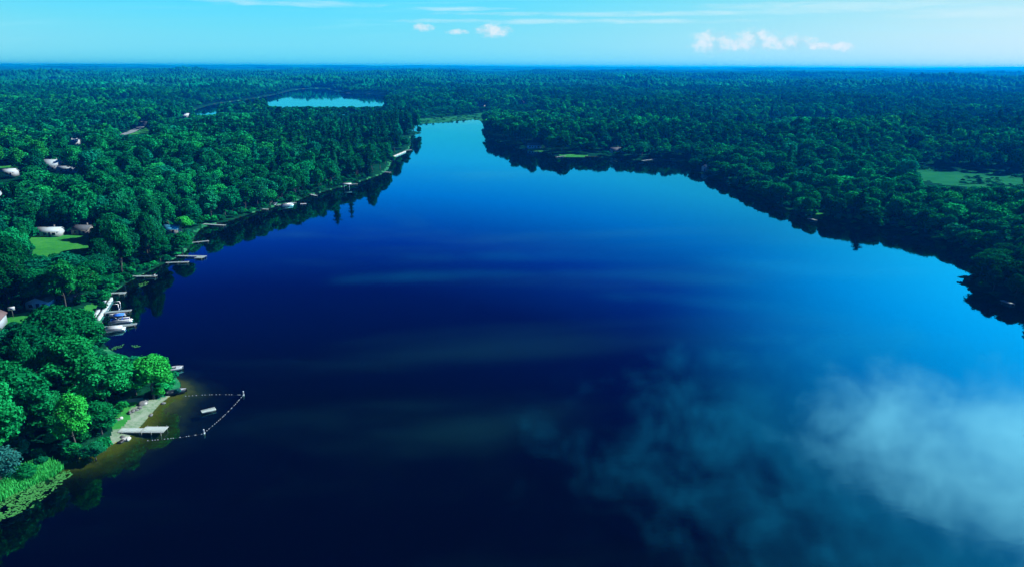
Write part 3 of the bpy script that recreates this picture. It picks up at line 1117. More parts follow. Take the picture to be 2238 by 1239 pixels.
def instancer(name, P3, rot, scl, idx, lib):
    me = bpy.data.meshes.new(name)
    me.vertices.add(len(P3))
    me.vertices.foreach_set('co', np.asarray(P3, np.float32).ravel())
    for an, typ, dat, key in (('rot', 'FLOAT', rot, 'value'), ('scl', 'FLOAT_VECTOR', scl, 'vector'), ('idx', 'INT', idx, 'value')):
        a = me.attributes.new(an, typ, 'POINT')
        a.data.foreach_set(key, np.asarray(dat, np.int32 if typ == 'INT' else np.float32).ravel())
    o = bpy.data.objects.new(name, me)
    col.objects.link(o)
    ng = bpy.data.node_groups.new(name + '_nodes', 'GeometryNodeTree')
    ng.interface.new_socket('Geometry', in_out='INPUT', socket_type='NodeSocketGeometry')
    ng.interface.new_socket('Geometry', in_out='OUTPUT', socket_type='NodeSocketGeometry')
    nd = ng.nodes.new
    gi, go = nd('NodeGroupInput'), nd('NodeGroupOutput')
    ci = nd('GeometryNodeCollectionInfo')
    ci.inputs['Collection'].default_value = lib
    ci.inputs['Separate Children'].default_value = True
    ci.inputs['Reset Children'].default_value = True
    iop = nd('GeometryNodeInstanceOnPoints')
    iop.inputs['Pick Instance'].default_value = True

    def named(nm, dt):
        q = nd('GeometryNodeInputNamedAttribute')
        q.data_type = dt
        q.inputs['Name'].default_value = nm
        return q.outputs['Attribute']
    cx = nd('ShaderNodeCombineXYZ')
    L = ng.links.new
    L(named('rot', 'FLOAT'), cx.inputs[2])
    er = nd('FunctionNodeEulerToRotation')
    L(cx.outputs[0], er.inputs[0])
    L(gi.outputs[0], iop.inputs['Points'])
    L(ci.outputs[0], iop.inputs['Instance'])
    L(named('idx', 'INT'), iop.inputs['Instance Index'])
    L(er.outputs[0], iop.inputs['Rotation'])
    L(named('scl', 'FLOAT_VECTOR'), iop.inputs['Scale'])
    L(iop.outputs[0], go.inputs[0])
    md = o.modifiers.new('scatter', 'NODES')
    md.node_group = ng
    return o


# undergrowth between the trunks
P = jit_grid(95, 520, 3.9)
P, s = keep_trees(P, .3)
z = height(P, s)
hu = rng.uniform(1.8, 4.6, len(P))
cu = rng.uniform(1.4, 2.6, len(P))
ok = free(P, hu, cu, z)
UI = {tn_: [add_src(me, TONES[tn_]) for me in BROAD['far'][:3]] for tn_ in BT[:4]}
U = []
for i in np.nonzero(ok)[0]:
    tn_ = BT[int(rng.integers(0, 4))]
    U.append(((P[i, 0], P[i, 1], z[i] - .3), rng.uniform(0, 6.28), (cu[i] / 4.7, cu[i] / 4.7, hu[i] / B_TOP), UI[tn_][i % 3]))
for mi, cnt in ((0, 220), (1, 110)):
    poly = MARSHES[mi][1]
    Q = rng.uniform(poly.min(0), poly.max(0), (cnt * 8, 2))
    Q = Q[inside(Q, poly)]
    Q = Q[waves(Q, 45, 6, 22) > (-.2 if mi == 0 else .5)][:cnt]
    Q = Q[shore(Q) > 1]
    zq = height(Q)
    for i in range(len(Q)):
        h_ = rng.uniform(.7, 2.2)
        U.append(((Q[i, 0], Q[i, 1], zq[i] - .2), rng.uniform(0, 6.28), (rng.uniform(.3, .6), rng.uniform(.3, .6), h_ / B_TOP), UI[BT[int(rng.integers(1, 4))]][i % 3]))
un = instancer('undergrowth', [u[0] for u in U], [u[1] for u in U], [u[2] for u in U], [u[3] for u in U], lib)
tag(un, 'low leafy undergrowth filling the shore woods', 'undergrowth', kind='stuff')
rest = np.nonzero(~solo)[0]
P3, rot, scl, idx = [], [], [], []
for i in rest:
    t = T[i]
    lod = 'near' if t[7] < 260 else 'mid' if t[7] < 620 else 'far'
    opts = SI[(t[3], lod, t[6])]
    idx.append(opts[i % len(opts)])
    P3.append((t[0], t[1], t[2] - .2))
    rot.append(rng.uniform(0, 6.28))
    scl.append((t[4], t[4], t[5]))
fo = instancer('forest', P3, rot, scl, idx, lib)
tag(fo, 'unbroken mixed forest behind the shoreline trees', 'forest', kind='stuff')

# far forest: patches of canopy
flib = bpy.data.collections.new('canopy_sources')
srcs2 = []


def canopy_patch(seed, size, n, R_, Hh):
    g = np.random.default_rng(seed)
    iv, it = ico(1)
    Vs, Ts, off = [], [], 0
    for k in range(n):
        c = np.array([g.uniform(-.5, .5) * size, g.uniform(-.5, .5) * size, 0])
        hgt = Hh * g.uniform(.5, 1.25) * (1 + .2 * math.sin(c[0] * .07 + seed) * math.cos(c[1] * .06))
        rr = R_ * g.uniform(.75, 1.3)
        pt = g.uniform() < .05
        jit = 1 + g.normal(size=(len(iv), 1)) * .16
        v = iv * jit * np.array([rr, rr, hgt * .5])
        if pt:
            v[:, :2] *= (.85 - .6 * v[:, 2:3] / hgt)
        Vs.append(v + c + np.array([0, 0, hgt * .5]))
        Ts.append(it + off)
        off += len(iv)
    return mesh_np('canopy', np.concatenate(Vs), None, np.concatenate(Ts))


def canopy_sheet(seed, size, n):
    g = np.random.default_rng(seed)
    xs = np.linspace(-.52, .52, n) * size
    gx, gy = np.meshgrid(xs, xs)
    z = 12 + g.normal(size=gx.shape) * 2.6 + 2 * np.sin(gx * .05 + seed) * np.cos(gy * .043)
    V = np.stack([gx + g.uniform(-3, 3, gx.shape), gy + g.uniform(-3, 3, gx.shape), z], -1).reshape(-1, 3)
    F = [(j * n + i, j * n + i + 1, (j + 1) * n + i + 1, (j + 1) * n + i) for j in range(n - 1) for i in range(n - 1)]
    return mesh_np('canopy', V, F)


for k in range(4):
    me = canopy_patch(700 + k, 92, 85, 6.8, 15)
    me.materials.append(TONES[('dark needle', 'mid needle', 'dark green', 'dark needle')[k]])  # dark tones carry the shade between leaves that the plain blobs lack
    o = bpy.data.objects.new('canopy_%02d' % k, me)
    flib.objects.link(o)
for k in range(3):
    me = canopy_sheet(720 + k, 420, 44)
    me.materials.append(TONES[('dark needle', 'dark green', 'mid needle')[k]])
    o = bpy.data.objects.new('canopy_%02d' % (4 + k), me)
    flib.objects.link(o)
P3, rot, scl, idx = [], [], [], []
for r0, r1, sp, a, b in ((2260, 6500, 84, 0, 4), (6400, 30000, 400, 4, 7)):
    P = jit_grid(r0, r1, sp, 42)
    s = shore(P)
    P, s = P[s > (48 if r0 < 3000 else 150)], s[s > (48 if r0 < 3000 else 150)]
    z = height(P, s)
    st = waves(P, 520 if a == 0 else 2500, 6, 12)
    for q, zz, t_ in zip(P, z, st):
        P3.append((q[0], q[1], zz - .5))
        rot.append(rng.integers(0, 4) * math.pi / 2 if a else rng.uniform(0, 6.28))
        f = float(np.clip(1 + .32 * t_ + .12 * rng.normal(), .5, 1.6))
        scl.append((1, 1, f))
        tv = t_ + .5 * rng.normal()
        idx.append((0 if tv < -.5 else 3 if tv < 0 else 1 if tv < .7 else 2) if a == 0 else (4 if tv < -.3 else 6 if tv < .4 else 5))
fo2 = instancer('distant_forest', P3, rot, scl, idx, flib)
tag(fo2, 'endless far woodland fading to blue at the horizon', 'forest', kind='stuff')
print('TREES', len(T), 'solo', int(solo.sum()), 'patches', len(P3))
# ------------------------------------------------------------------ docks, boats, houses and small things
def dock(name, a, b, width, label, top=.55, mat_=None, platform=None, group='docks along the left shore', bench=False, posts_up=0.0):
    mat_ = mat_ or M_wood
    (x0, y0), (x1, y1) = gp(*a), gp(*b)
    L = math.hypot(x1 - x0, y1 - y0)
    e = empty(name, (x0, y0, 0), math.atan2(y1 - y0, x1 - x0))
    tag(e, label, 'dock', group)
    h = width / 2
    pl = MB()
    x = -.6
    while x < L:
        j = random.uniform(-.03, .03)
        pl.box(x, x + .21, -h + j, h + j, top - .05, top + random.uniform(0, .012))
        x += .235
    tag(pl.build('deck_planks', mat_, e), kind='stuff')
    for s in (-1, 1):
        MB().box(-.6, L, s * h * .86 - .06, s * h * .86 + .06, top - .22, top - .056).build('stringer', M_post, e)
    n = max(2, int(L / 3.2) + 1)
    for i in range(n):
        for s in (-1, 1):
            MB().tube([(.4 + (L - .7) * i / (n - 1), s * (h + .07), -2.2), (.4 + (L - .7) * i / (n - 1), s * (h + .07), top + .12 + posts_up)], .06, 6).build('post', M_post, e)
    if platform:
        pw, plen = platform
        p2 = MB()
        x = L - plen
        while x < L:
            p2.box(x, x + .21, -h - pw, -h - .02, top - .05, top + random.uniform(0, .012))
            x += .235
        tag(p2.build('end_platform', mat_, e), kind='stuff')
        for px_ in (L - plen + .2, L - .2):
            MB().tube([(px_, -h - pw - .07, -2.2), (px_, -h - pw - .07, top + .15)], .06, 6).build('post', M_post, e)
    if bench:
        bm = MB().box(L - 1.0, L - .55, -h + .1, h - .1, top + .38, top + .46)
        bm.box(L - 1.0, L - .9, -h + .15, -h + .25, top + .01, top + .38).box(L - 1.0, L - .9, h - .25, h - .15, top + .01, top + .38)
        bm.build('bench', M_white, e)
    return e


# the swimming beach dock is made of two offset sections
d0 = dock('swim_dock', (268, 945), (314, 945), 1.9, 'pale two-part swimming dock running out from the sand beach', .6, M_wood2)
(ax, ay), (bx_, by_) = gp(312, 945), gp(363, 944)
L2 = math.hypot(bx_ - ax, by_ - ay)
pl = MB()
x = 0.0
off0 = math.hypot(ax - d0.location.x, ay - d0.location.y)
while x < L2:
    pl.box(off0 + x, off0 + x + .21, -1.25 + .1, 1.45 + .1, .60, .66 + random.uniform(0, .012))
    x += .235
tag(pl.build('outer_deck_planks', M_wood2, d0), kind='stuff')
for i in range(3):
    for yy in (-1.25, 1.62):
        MB().tube([(off0 + .4 + (L2 - .8) * i / 2, yy, -2.2), (off0 + .4 + (L2 - .8) * i / 2, yy, .85)], .07, 6).build('post', M_post, d0)

DOCKS = [
    ((243, 644), (276, 642), 1.5, 'short pale dock just above the concrete seawall, with a wider end', (.9, 2.0)),
    ((292, 607), (343, 606), 1.5, 'straight pale dock below the grassy bank, third above the seawall', None),
    ((366, 577), (413, 575), 1.3, 'slim pale dock right below the dock with a square end', None),
    ((384, 562), (450, 563), 1.5, 'long dock with a square platform at its outer end', (2.6, 3.2)),
    ((410, 534), (456, 529), 1.6, 'grey dock jutting out beside the light green shoreline tree', None),
    ((440, 492), (492, 495), 1.7, 'long bare dock at the mouth of the dark tree reflections', None),
    ((556, 458), (586, 460), 1.7, 'pale dock at the foot of the slanted boat ramp', None),
    ((606, 451), (646, 445), 1.6, 'dock with a moored pontoon boat near the slanted ramp', None),
    ((678, 427), (691, 430), 2.0, 'stubby white dock between the raft and the boat lift', None),
    ((766, 405), (781, 404), 1.8, 'tiny dock just past the covered boat lift', None),
    ((842, 378), (854, 379), 2.0, 'small dock at the dark corner before the last wooded tip', None),
    ((884, 331), (899, 329), 2.6, 'farthest white dock at the tip of the left woods', None),
]
for a, b, wd_, lab, pf in DOCKS:
    dock('dock', a, b, wd_, lab, platform=pf, bench=pf is None and a[0] > 280 and a[0] < 300)
for a, b, wd_, lab in [
    ((1154, 326), (1176, 325), 2.2, 'pale little dock in front of the shaded lake cottage'),
    ((1216, 345), (1240, 342), 2.2, 'pale dock at the grassy landing on the right shore'),
    ((1404, 353), (1434, 349), 2.4, 'long pale dock lying along the right shore'),
    ((1466, 349), (1486, 350), 2.0, 'pale dock at the corner where the right shore turns'),
    ((1535, 376), (1549, 378), 1.8, 'small dock below the white boathouse front'),
    ((1768, 480), (1784, 484), 1.6, 'tiny dock at the bright green landing'),
    ((2192, 660), (2214, 668), 1.5, 'thin white dock on the near right point'),
]:
    dock('dock', a, b, wd_, lab, group='docks along the right shore')

dk1 = dock('dock', (228, 686), (287, 681), 1.7, 'dock with a boat lift, second below the seawall top', group='docks along the left shore')
dk2 = dock('dock', (224, 719), (298, 711), 1.7, 'outermost dock beside the pontoon boat with blue canopy')

# walkway ramp
(rx0, ry0), (rx1, ry1) = gp(597, 450), gp(614, 437)
e = empty('boat_ramp', (rx0, ry0, 0), math.atan2(ry1 - ry0, rx1 - rx0))
Lr = math.hypot(rx1 - rx0, ry1 - ry0)
MB().add([(0, -1.2, .1), (Lr, -1.2, 2.2), (Lr, 1.2, 2.2), (0, 1.2, .1), (0, -1.2, .35), (Lr, -1.2, 2.45), (Lr, 1.2, 2.45), (0, 1.2, .35)],
         [(3, 2, 1, 0), (4, 5, 6, 7), (0, 1, 5, 4), (1, 2, 6, 5), (2, 3, 7, 6), (3, 0, 4, 7)]).build('ramp_slab', M_concrete, e)
for s in (-1, 1):
    MB().tube([(0, s * 1.25, .3), (0, s * 1.25, 1.3), (Lr, s * 1.25, 3.3), (Lr, s * 1.25, 2.3)], .05, 6).build('handrail', M_white, e)
tag(e, 'pale slanted ramp climbing the bank on the left shore', 'ramp')

# seawall
(sx0, sy0), (sx1, sy1) = gp(207, 702), gp(237, 656)
e = empty('concrete_seawall', (sx0, sy0, 0), math.atan2(sy1 - sy0, sx1 - sx0))
Ls = math.hypot(sx1 - sx0, sy1 - sy0)
n = 7
for i in range(n):
    a, b = Ls * i / n, Ls * (i + 1) / n - .04
    MB().box(a, b, -1.4, -.5, -1.5, .95).build('wall_block', M_concrete, e)
    MB().box(a, b, 0, 1.3, .3, .9 + .02 * (i % 2)).build('walkway_slab', M_concrete, e)
tag(e, 'pale concrete seawall and walkway along the left shore', 'seawall')
(sx0, sy0), (sx1, sy1) = gp(219, 744), gp(224, 712)
e = empty('retaining_wall', (sx0, sy0, 0), math.atan2(sy1 - sy0, sx1 - sx0))
Ls = math.hypot(sx1 - sx0, sy1 - sy0)
for i in range(4):
    MB().box(0, Ls, -.2, .2, -.6 + .42 * i, -.6 + .42 * (i + 1) - .03).build('timber', M_wood, e)
tag(e, 'low grey timber retaining wall below the pontoon boat dock', 'wall')
(sx0, sy0), (sx1, sy1) = gp(857, 345), gp(885, 333)
e = empty('stone_seawall', (sx0, sy0, 0), math.atan2(sy1 - sy0, sx1 - sx0))
Ls = math.hypot(sx1 - sx0, sy1 - sy0)
for i in range(8):
    MB().box(Ls * i / 8, Ls * (i + 1) / 8 - .15, -.9, .9, -1, .9 + .2 * random.random()).build('stone', M_palerock, e)
tag(e, 'pale stone seawall near the tip of the left woods', 'seawall')


# swim raft and float lines
def at(px_, py_, z=0.0):
    x, y = gp(px_, py_, z)
    return (x, y, z)


a, b = gp(444, 901), gp(468, 895)
e = empty('swim_raft', at(455.5, 899), math.atan2(b[1] - a[1], b[0] - a[0]))
pl = MB()
for i in range(13):
    pl.box(-1.5 + i * .235, -1.5 + i * .235 + .21, -.75, .75, .40, .45 + random.uniform(0, .01))
tag(pl.build('deck_planks', M_wood2, e), kind='stuff')
MB().box(-1.48, 1.5, -.78, .78, .28, .395).build('frame', M_wood, e)
for s in (-1, 1):
    MB().tube([(-1.35, s * .5, .08), (1.4, s * .5, .08)], .26, 10).build('float_barrel', M_black, e)
tag(e, 'small white square-cornered swim raft inside the float line', 'raft')

fl_v, fl_t = ico(1)
float_me = mesh_np('float', fl_v * np.array([.15, .10, .10]), None, fl_t, True)
float_me.materials.append(M_orange)


def float_line(a, b, label, n):
    p, q = Vector(at(*a)), Vector(at(*b))
    d = q - p
    L = d.length
    e = empty('float_line', p, math.atan2(d.y, d.x))
    sag = random.uniform(.3, .6)
    rope = MB().tube([(L * i / 16, sag * math.sin(math.pi * i / 16), .02) for i in range(17)], .006, 4)
    rope.build('rope', M_post, e)
    for i in range(n):
        t = (i + .5 + random.uniform(-.45, .45)) / n
        o = bpy.data.objects.new('float', float_me)
        col.objects.link(o)
        o.parent = e
        o.location = (L * t, sag * math.sin(math.pi * t), .04)
    tag(e, label, 'float line', 'float lines of the swimming area')


float_line((398, 866), (530, 863), 'far rope of white floats from the point to the upper marker', 15)
float_line((531, 864), (447, 945), 'outer rope of white floats joining the two white markers', 22)
float_line((443, 948), (318, 963), 'near rope of white floats from the lower marker towards the beach', 15)
for (x, y), lab in (((532, 863), 'white upright marker buoy at the far corner of the swimming area'), ((446, 947), 'white upright marker buoy at the near corner of the swimming area')):
    e = empty('marker_buoy', at(x, y), 0, (.72, .72, .8))
    MB().tube([(0, 0, -.5), (0, 0, .25), (0, 0, .3)], [.32, .32, .24], 12).build('base_float', M_white, e)
    MB().tube([(0, 0, .3), (0, 0, 1.25), (0, 0, 1.32)], [.22, .22, .1], 12).build('column', M_white, e)
    MB().tube([(0, 0, .85), (0, 0, 1.0)], .225, 12, False).build('band', M_navy, e)
    tag(e, lab, 'buoy', 'marker buoys')


# boats
def hull(L, B, H, n=9):
    b = MB()
    st = np.linspace(0, 1, n)
    V = []
    for t in st:
        w_ = B / 2 * (1 - max(0, (t - .45) / .55) ** 2.2) * (.92 + .08 * min(1, t * 4)) + .01
        sh = H * (1 + .25 * t * t)
        V += [(-L / 2 + L * t, w_, sh), (-L / 2 + L * t, w_ * .72, .05), (-L / 2 + L * t, 0, -.12 + .25 * t ** 3), (-L / 2 + L * t, -w_ * .72, .05), (-L / 2 + L * t, -w_, sh),
              (-L / 2 + L * t, -w_ * .86, sh), (-L / 2 + L * t, -w_ * .6, .18), (-L / 2 + L * t, w_ * .6, .18), (-L / 2 + L * t, w_ * .86, sh)]
    k = 9
    q = [(i * k + j, (i + 1) * k + j, (i + 1) * k + (j + 1) % k, i * k + (j + 1) % k) for i in range(n - 1) for j in range(k)]
    t = [(0, j, j + 1) for j in range(1, k - 1)]
    return b.add(V, q, t)


def motor(parent, x, z=.4):
    m_ = MB().box(x - .35, x, -.17, .17, z, z + .5).box(x - .25, x - .1, -.06, .06, z - .7, z)
    m_.build('outboard_motor', M_black, parent)


def pontoon(px_, py_, ang, label, canopy=True, cover=None, L=6.6):
    e = empty('pontoon_boat', at(px_, py_), ang)
    for s in (-1, 1):
        MB().tube([(-L / 2, s * .85, .12), (L / 2 - .7, s * .85, .12), (L / 2, s * .85, .3)], [.32, .32, .08], 12).build('pontoon', M_alum, e, True)
    MB().box(-L / 2, L / 2 - .2, -1.22, 1.22, .45, .55).build('deck', M_white, e)
    for (x0, x1, y0, y1) in ((-L / 2 + .5, L / 2 - .8, -1.2, -1.16), (-L / 2 + .5, L / 2 - .8, 1.16, 1.2), (L / 2 - .84, L / 2 - .8, -1.15, 1.15)):
        MB().box(x0, x1, y0, y1, .62, 1.15).build('rail_panel', M_white, e)
    if cover is not None:
        MB().prism([(-1.14, .56), (1.14, .56), (1.14, 1.18), (.0, 1.5), (-1.14, 1.18)], -L / 2 + .45, L / 2 - .9).build('mooring_cover', cover, e)
    else:
        for (x0, x1, y0, y1) in ((-L / 2 + .7, -L / 2 + 1.9, -1.1, 1.1), (.4, 2.1, -1.1, -.5), (.4, 2.1, .5, 1.1)):
            s = MB().box(x0, x1, y0, y1, .56, .95).build('seat', M_navy, e)
            MB().box(x0 + .05, x0 + .2, y0 + .02, y1 - .02, .953, 1.25).build('seat_back', M_blue, s)
        c = MB().prism([(-.9, .56), (-.3, .56), (-.3, 1.35), (-.75, 1.35)], -.9, -.3, 'y').build('helm_console', M_white, e)
        MB().box(-.72, -.68, -.85, -.35, 1.36, 1.65).build('windscreen', M_glass, c)
    motor(e, -L / 2 + .05)
    if canopy:
        prof = [(-1.2, 2.5), (-.8, 2.68), (0, 2.75), (.8, 2.68), (1.2, 2.5), (1.2, 2.45), (-1.2, 2.45)]
        MB().prism(prof, -1.7, 1.2).build('canopy', M_blue, e)
        for xx in (-1.5, 1.0):
            for s in (-1, 1):
                MB().tube([(-.3, s * 1.17, 1.15), (xx, s * 1.17, 2.46)], .03, 6).build('canopy_strut', M_alum, e)
    tag(e, label, 'boat', 'boats moored on the left shore')
    return e


def lift(px_, py_, ang, label, canopy=None):
    e = empty('boat_lift', at(px_, py_), ang)
    for sx in (-1.6, 1.6):
        for sy in (-1.5, 1.5):
            MB().tube([(sx, sy, -1.6), (sx, sy, 2.3)], .07, 6).build('leg', M_alum, e)
        MB().tube([(sx, -1.5, .35), (sx, 1.5, .35)], .07, 6).build('cross_beam', M_alum, e)
    for sy in (-1.5, 1.5):
        MB().tube([(-1.6, sy, 2.3), (1.6, sy, 2.3)], .06, 6).build('top_rail', M_alum, e)
    if canopy is not None:
        MB().prism([(-1.6, 2.42), (1.6, 2.42), (1.6, 2.6), (0.8, 2.95), (-.8, 2.95), (-1.6, 2.6)], -3, 3).build('canopy_roof', canopy, e)
    tag(e, label, 'boat lift')


def runabout(px_, py_, ang, label, m_hull, L=5.2, canopy=False, shield=True):
    e = empty('motor_boat', at(px_, py_), ang)
    hull(L, 2.0, .75).build('hull', m_hull, e)
    MB().box(-L / 2 + .5, L / 2 - 1.9, -.62, .62, .2, .26).build('floor', M_white, e)
    MB().add([(L * .12, -.82, .80), (L * .5, 0, .98), (L * .12, .82, .80), (L * .12, 0, .86)], (), [(0, 1, 3), (3, 1, 2)]).build('foredeck', M_white, e)
    if shield:
        MB().prism([(-.7, .8), (.7, .8), (.6, 1.2), (-.6, 1.2)], L * .1 - .03, L * .1).build('windscreen', M_glass, e)
    for y in (-.4, .4):
        MB().box(-.4, .1, y - .25, y + .25, .27, .62).build('seat', M_white, e)
    motor(e, -L / 2 + .02, .45)
    tag(e, label, 'boat', 'boats moored on the left shore')


ad = math.atan2(gp(298, 711)[1] - gp(224, 719)[1], gp(298, 711)[0] - gp(224, 719)[0])
pontoon(264, 704, ad, 'pontoon boat with a blue canopy and blue seats at the outermost dock')
pontoon(252, 722, ad, 'pontoon boat under a white cover on the near side of the outermost dock', False, M_white, 5.6)
ad1 = math.atan2(gp(287, 681)[1] - gp(228, 686)[1], gp(287, 681)[0] - gp(228, 686)[0])
runabout(258, 691, ad1 + math.pi, 'small white open boat hanging at the boat lift dock', M_white, 4.6)
lift(250, 677, ad1, 'bare aluminium boat lift frame beside the second dock')
runabout(380, 809, R(25), 'white motor boat half hidden behind the lime green tree', M_white, 4.6)
runabout(387, 859, R(25), 'dark open boat with a white bow moored at the beach point', M_hull, 4.4, shield=False)
pontoon(628, 450, math.atan2(gp(646, 445)[1] - gp(606, 451)[1], gp(646, 445)[0] - gp(606, 451)[0]), 'pale pontoon boat under a grey-white cover by the slanted ramp', False, M_alum, 7.5)
lift(758, 411, .2, 'covered boat lift with a white canopy on the left shore', M_white)
a = gp(663, 447.5)
e = empty('floating_raft', (a[0], a[1], 0), .3)
pl = MB()
for i in range(12):
    pl.box(-1.6 + i * .27, -1.6 + i * .27 + .24, -1.2, 1.2, .42, .48)
tag(pl.build('deck_planks', M_white, e), kind='stuff')
for s in (-1, 1):
    MB().tube([(-1.5, s * .8, .1), (1.5, s * .8, .1)], .28, 10).build('float_barrel', M_black, e)
tag(e, 'white floating raft alone off the left shore', 'raft')


# houses
def house(px_, py_, z, w_, d_, h, rh, rot, label, wall, roof, win=(), ridge='y', door=None, chimney=True, cat='house'):
    x, y = gp(px_, py_, z)
    zt = float(height(np.array([(x, y)]))[0])
    x, y = gp(px_, py_, zt)
    e = empty('house' if cat == 'house' else cat, (x, y, zt), rot)
    hw, hd = w_ / 2, d_ / 2
    if ridge == 'y':
        MB().prism([(-hw, -.4), (hw, -.4), (hw, h), (0, h + rh), (-hw, h)], -hd, hd, 'y').build('wall', wall, e)
        ov = .35
        k = rh / hw
        for s in (-1, 1):
            rf = MB().add([(0, -hd - ov, h + rh + .03), (s * (hw + ov), -hd - ov, h - ov * k + .03), (s * (hw + ov), hd + ov, h - ov * k + .03), (0, hd + ov, h + rh + .03),
                           (0, -hd - ov, h + rh + .17), (s * (hw + ov), -hd - ov, h - ov * k + .17), (s * (hw + ov), hd + ov, h - ov * k + .17), (0, hd + ov, h + rh + .17)],
                          [(3, 2, 1, 0), (4, 5, 6, 7), (0, 1, 5, 4), (1, 2, 6, 5), (2, 3, 7, 6), (3, 0, 4, 7)]).build('roof', roof, e)
    else:
        MB().prism([(-hd, -.4), (hd, -.4), (hd, h), (0, h + rh), (-hd, h)], -hw, hw, 'x').build('wall', wall, e)
        ov = .35
        k = rh / hd
        for s in (-1, 1):
            rf = MB().add([(-hw - ov, 0, h + rh + .03), (-hw - ov, s * (hd + ov), h - ov * k + .03), (hw + ov, s * (hd + ov), h - ov * k + .03), (hw + ov, 0, h + rh + .03),
                           (-hw - ov, 0, h + rh + .17), (-hw - ov, s * (hd + ov), h - ov * k + .17), (hw + ov, s * (hd + ov), h - ov * k + .17), (hw + ov, 0, h + rh + .17)],
                          [(3, 2, 1, 0), (4, 5, 6, 7), (0, 1, 5, 4), (1, 2, 6, 5), (2, 3, 7, 6), (3, 0, 4, 7)]).build('roof', roof, e)
    if chimney:
        MB().box(hw * .3, hw * .3 + .6, hd * .2, hd * .2 + .6, h, h + rh + .9).build('chimney', M_rock, rf)
    for (wx, wz, ww, wh) in win:
        f = MB().box(wx - ww / 2 - .08, wx + ww / 2 + .08, -hd - .06, -hd + .02, wz - wh / 2 - .08, wz + wh / 2 + .08).build('window', M_white, e)
        MB().box(wx - ww / 2, wx + ww / 2, -hd - .075, -hd - .055, wz - wh / 2, wz + wh / 2).build('pane', M_glass, f)
    if door is not None:
        dd = MB().box(door - .5, door + .5, -hd - .05, -hd + .02, 0, 2.05).build('door', M_navy, e)
        MB().box(door + .32, door + .4, -hd - .1, -hd - .052, .95, 1.05).build('handle', M_alum, dd)
    tag(e, label, cat)
    return e


house(97, 667, 2, 6.8, 9, 2.5, 1.4, .15, 'pale blue gabled cottage standing in deep tree shade', M_side, M_roofg, ((-1.9, 1.3, 1.2, 1.0), (2.0, 1.3, 1.0, 1.0)), 'y', .2)
house(152, 662, 2, 5.0, 5, 2.3, 1.2, -.1, 'small dark shed in the shade beside the pale blue cottage', M_hull, M_roofg, (), 'x', 0, False, 'shed')
house(-20, 716, 2, 6.6, 8, 3.0, 2.2, .35, 'white gabled house cut by the left edge, brown roof', M_sidew, M_roofr, ((-1.4, 1.6, 1.0, 1.2), (1.4, 1.6, 1.0, 1.2)), 'y', 0)
house(110, 515, 2, 10.5, 6, 2.4, 1.3, .05, 'long low house with a pale metal roof behind the sunlit lawn', M_sidew, M_roofw, ((-3.5, 1.3, 1.4, 1.0), (-.5, 1.3, 1.4, 1.0), (3.2, 1.3, 1.4, 1.0)), 'x', 1.4)
house(184, 511, 2, 8, 6, 2.4, 1.5, -.1, 'dark shaded cottage to the right of the long pale-roofed house', M_post, M_roofg, ((-2, 1.3, 1.2, 1.0), (2, 1.3, 1.2, 1.0)), 'x', 0)
house(378, 510, 1.5, 6.5, 6, 2.4, 1.5, .1, 'lakeside cottage with a bright blue metal roof among the trees', M_post, M_roofb, ((-1.5, 1.3, 1.0, 1.0),), 'x', 1.2)
house(118, 372, 4, 11, 9, 3.6, 3.0, -.15, 'barn with a big pale metal roof above the left woods', M_sidew, M_roofw, ((-3, 1.6, 1.2, 1.2), (3, 1.6, 1.2, 1.2)), 'x', 0)
house(150, 377, 4, 12, 5, 2.6, 1.2, .05, 'low pale outbuilding beside the barn', M_side, M_roofw, ((-3, 1.4, 1.4, 1.0), (3, 1.4, 1.4, 1.0)), 'x', 0, False)
house(158, 316, 4, 12, 9, 3.2, 2.4, .3, 'far white cottage, the nearer of two beyond the barn', M_sidew, M_roofw, ((-3, 1.6, 1.6, 1.3), (2.5, 1.6, 1.6, 1.3)), 'x', 0)
house(172, 308, 4, 11, 8, 3.0, 2.4, -.2, 'far grey-roofed cottage, the farther of two beyond the barn', M_sidew, M_roofg, ((-3, 1.6, 1.6, 1.3), (2.5, 1.6, 1.6, 1.3)), 'x', 0)
house(0, 437, 3, 7, 7, 2.8, 1.8, .2, 'white house glimpsed at the left edge in the woods', M_sidew, M_roofw, ((1.5, 1.5, 1.2, 1.1),), 'x', 0)
house(22, 384, 4, 8, 6, 2.6, 1.6, .1, 'pale farm shed at the edge of the far left clearing', M_sidew, M_roofw, ((0, 1.4, 1.2, 1.0),), 'x', 2, False)
house(404, 258, 4, 13, 9, 3.5, 2.6, 0, 'tiny white house by the near end of the far lake', M_sidew, M_roofw, ((-3, 1.8, 1.8, 1.4), (3, 1.8, 1.8, 1.4)), 'x', 0)
house(1168, 324, 1.5, 13, 8, 2.8, 2.0, -.1, 'shaded lake cottage under the trees on the right shore', M_side, M_roofg, ((-4, 1.5, 1.6, 1.2), (-1.5, 1.5, 1.2, 1.2), (4, 1.5, 1.6, 1.2)), 'x', 1)
house(1346, 335, 1.5, 10, 8, 2.8, 2.0, .1, 'half hidden grey cottage on the right shore', M_sidew, M_roofg, ((-3, 1.5, 1.6, 1.2), (3, 1.5, 1.6, 1.2)), 'x', 0)
house(1541, 374, 1, 4.4, 5, 3.2, 1.5, -.4, 'narrow white boathouse on the right bank', M_sidew, M_roofw, ((0, 3.2, .8, .7),), 'y', 0, False)
house(1051, 234, 4, 16, 9, 3.5, 2.6, .1, 'distant pale-roofed house beyond the marsh', M_sidew, M_roofw, ((-4, 1.8, 2, 1.4), (4, 1.8, 2, 1.4)), 'x', 0)
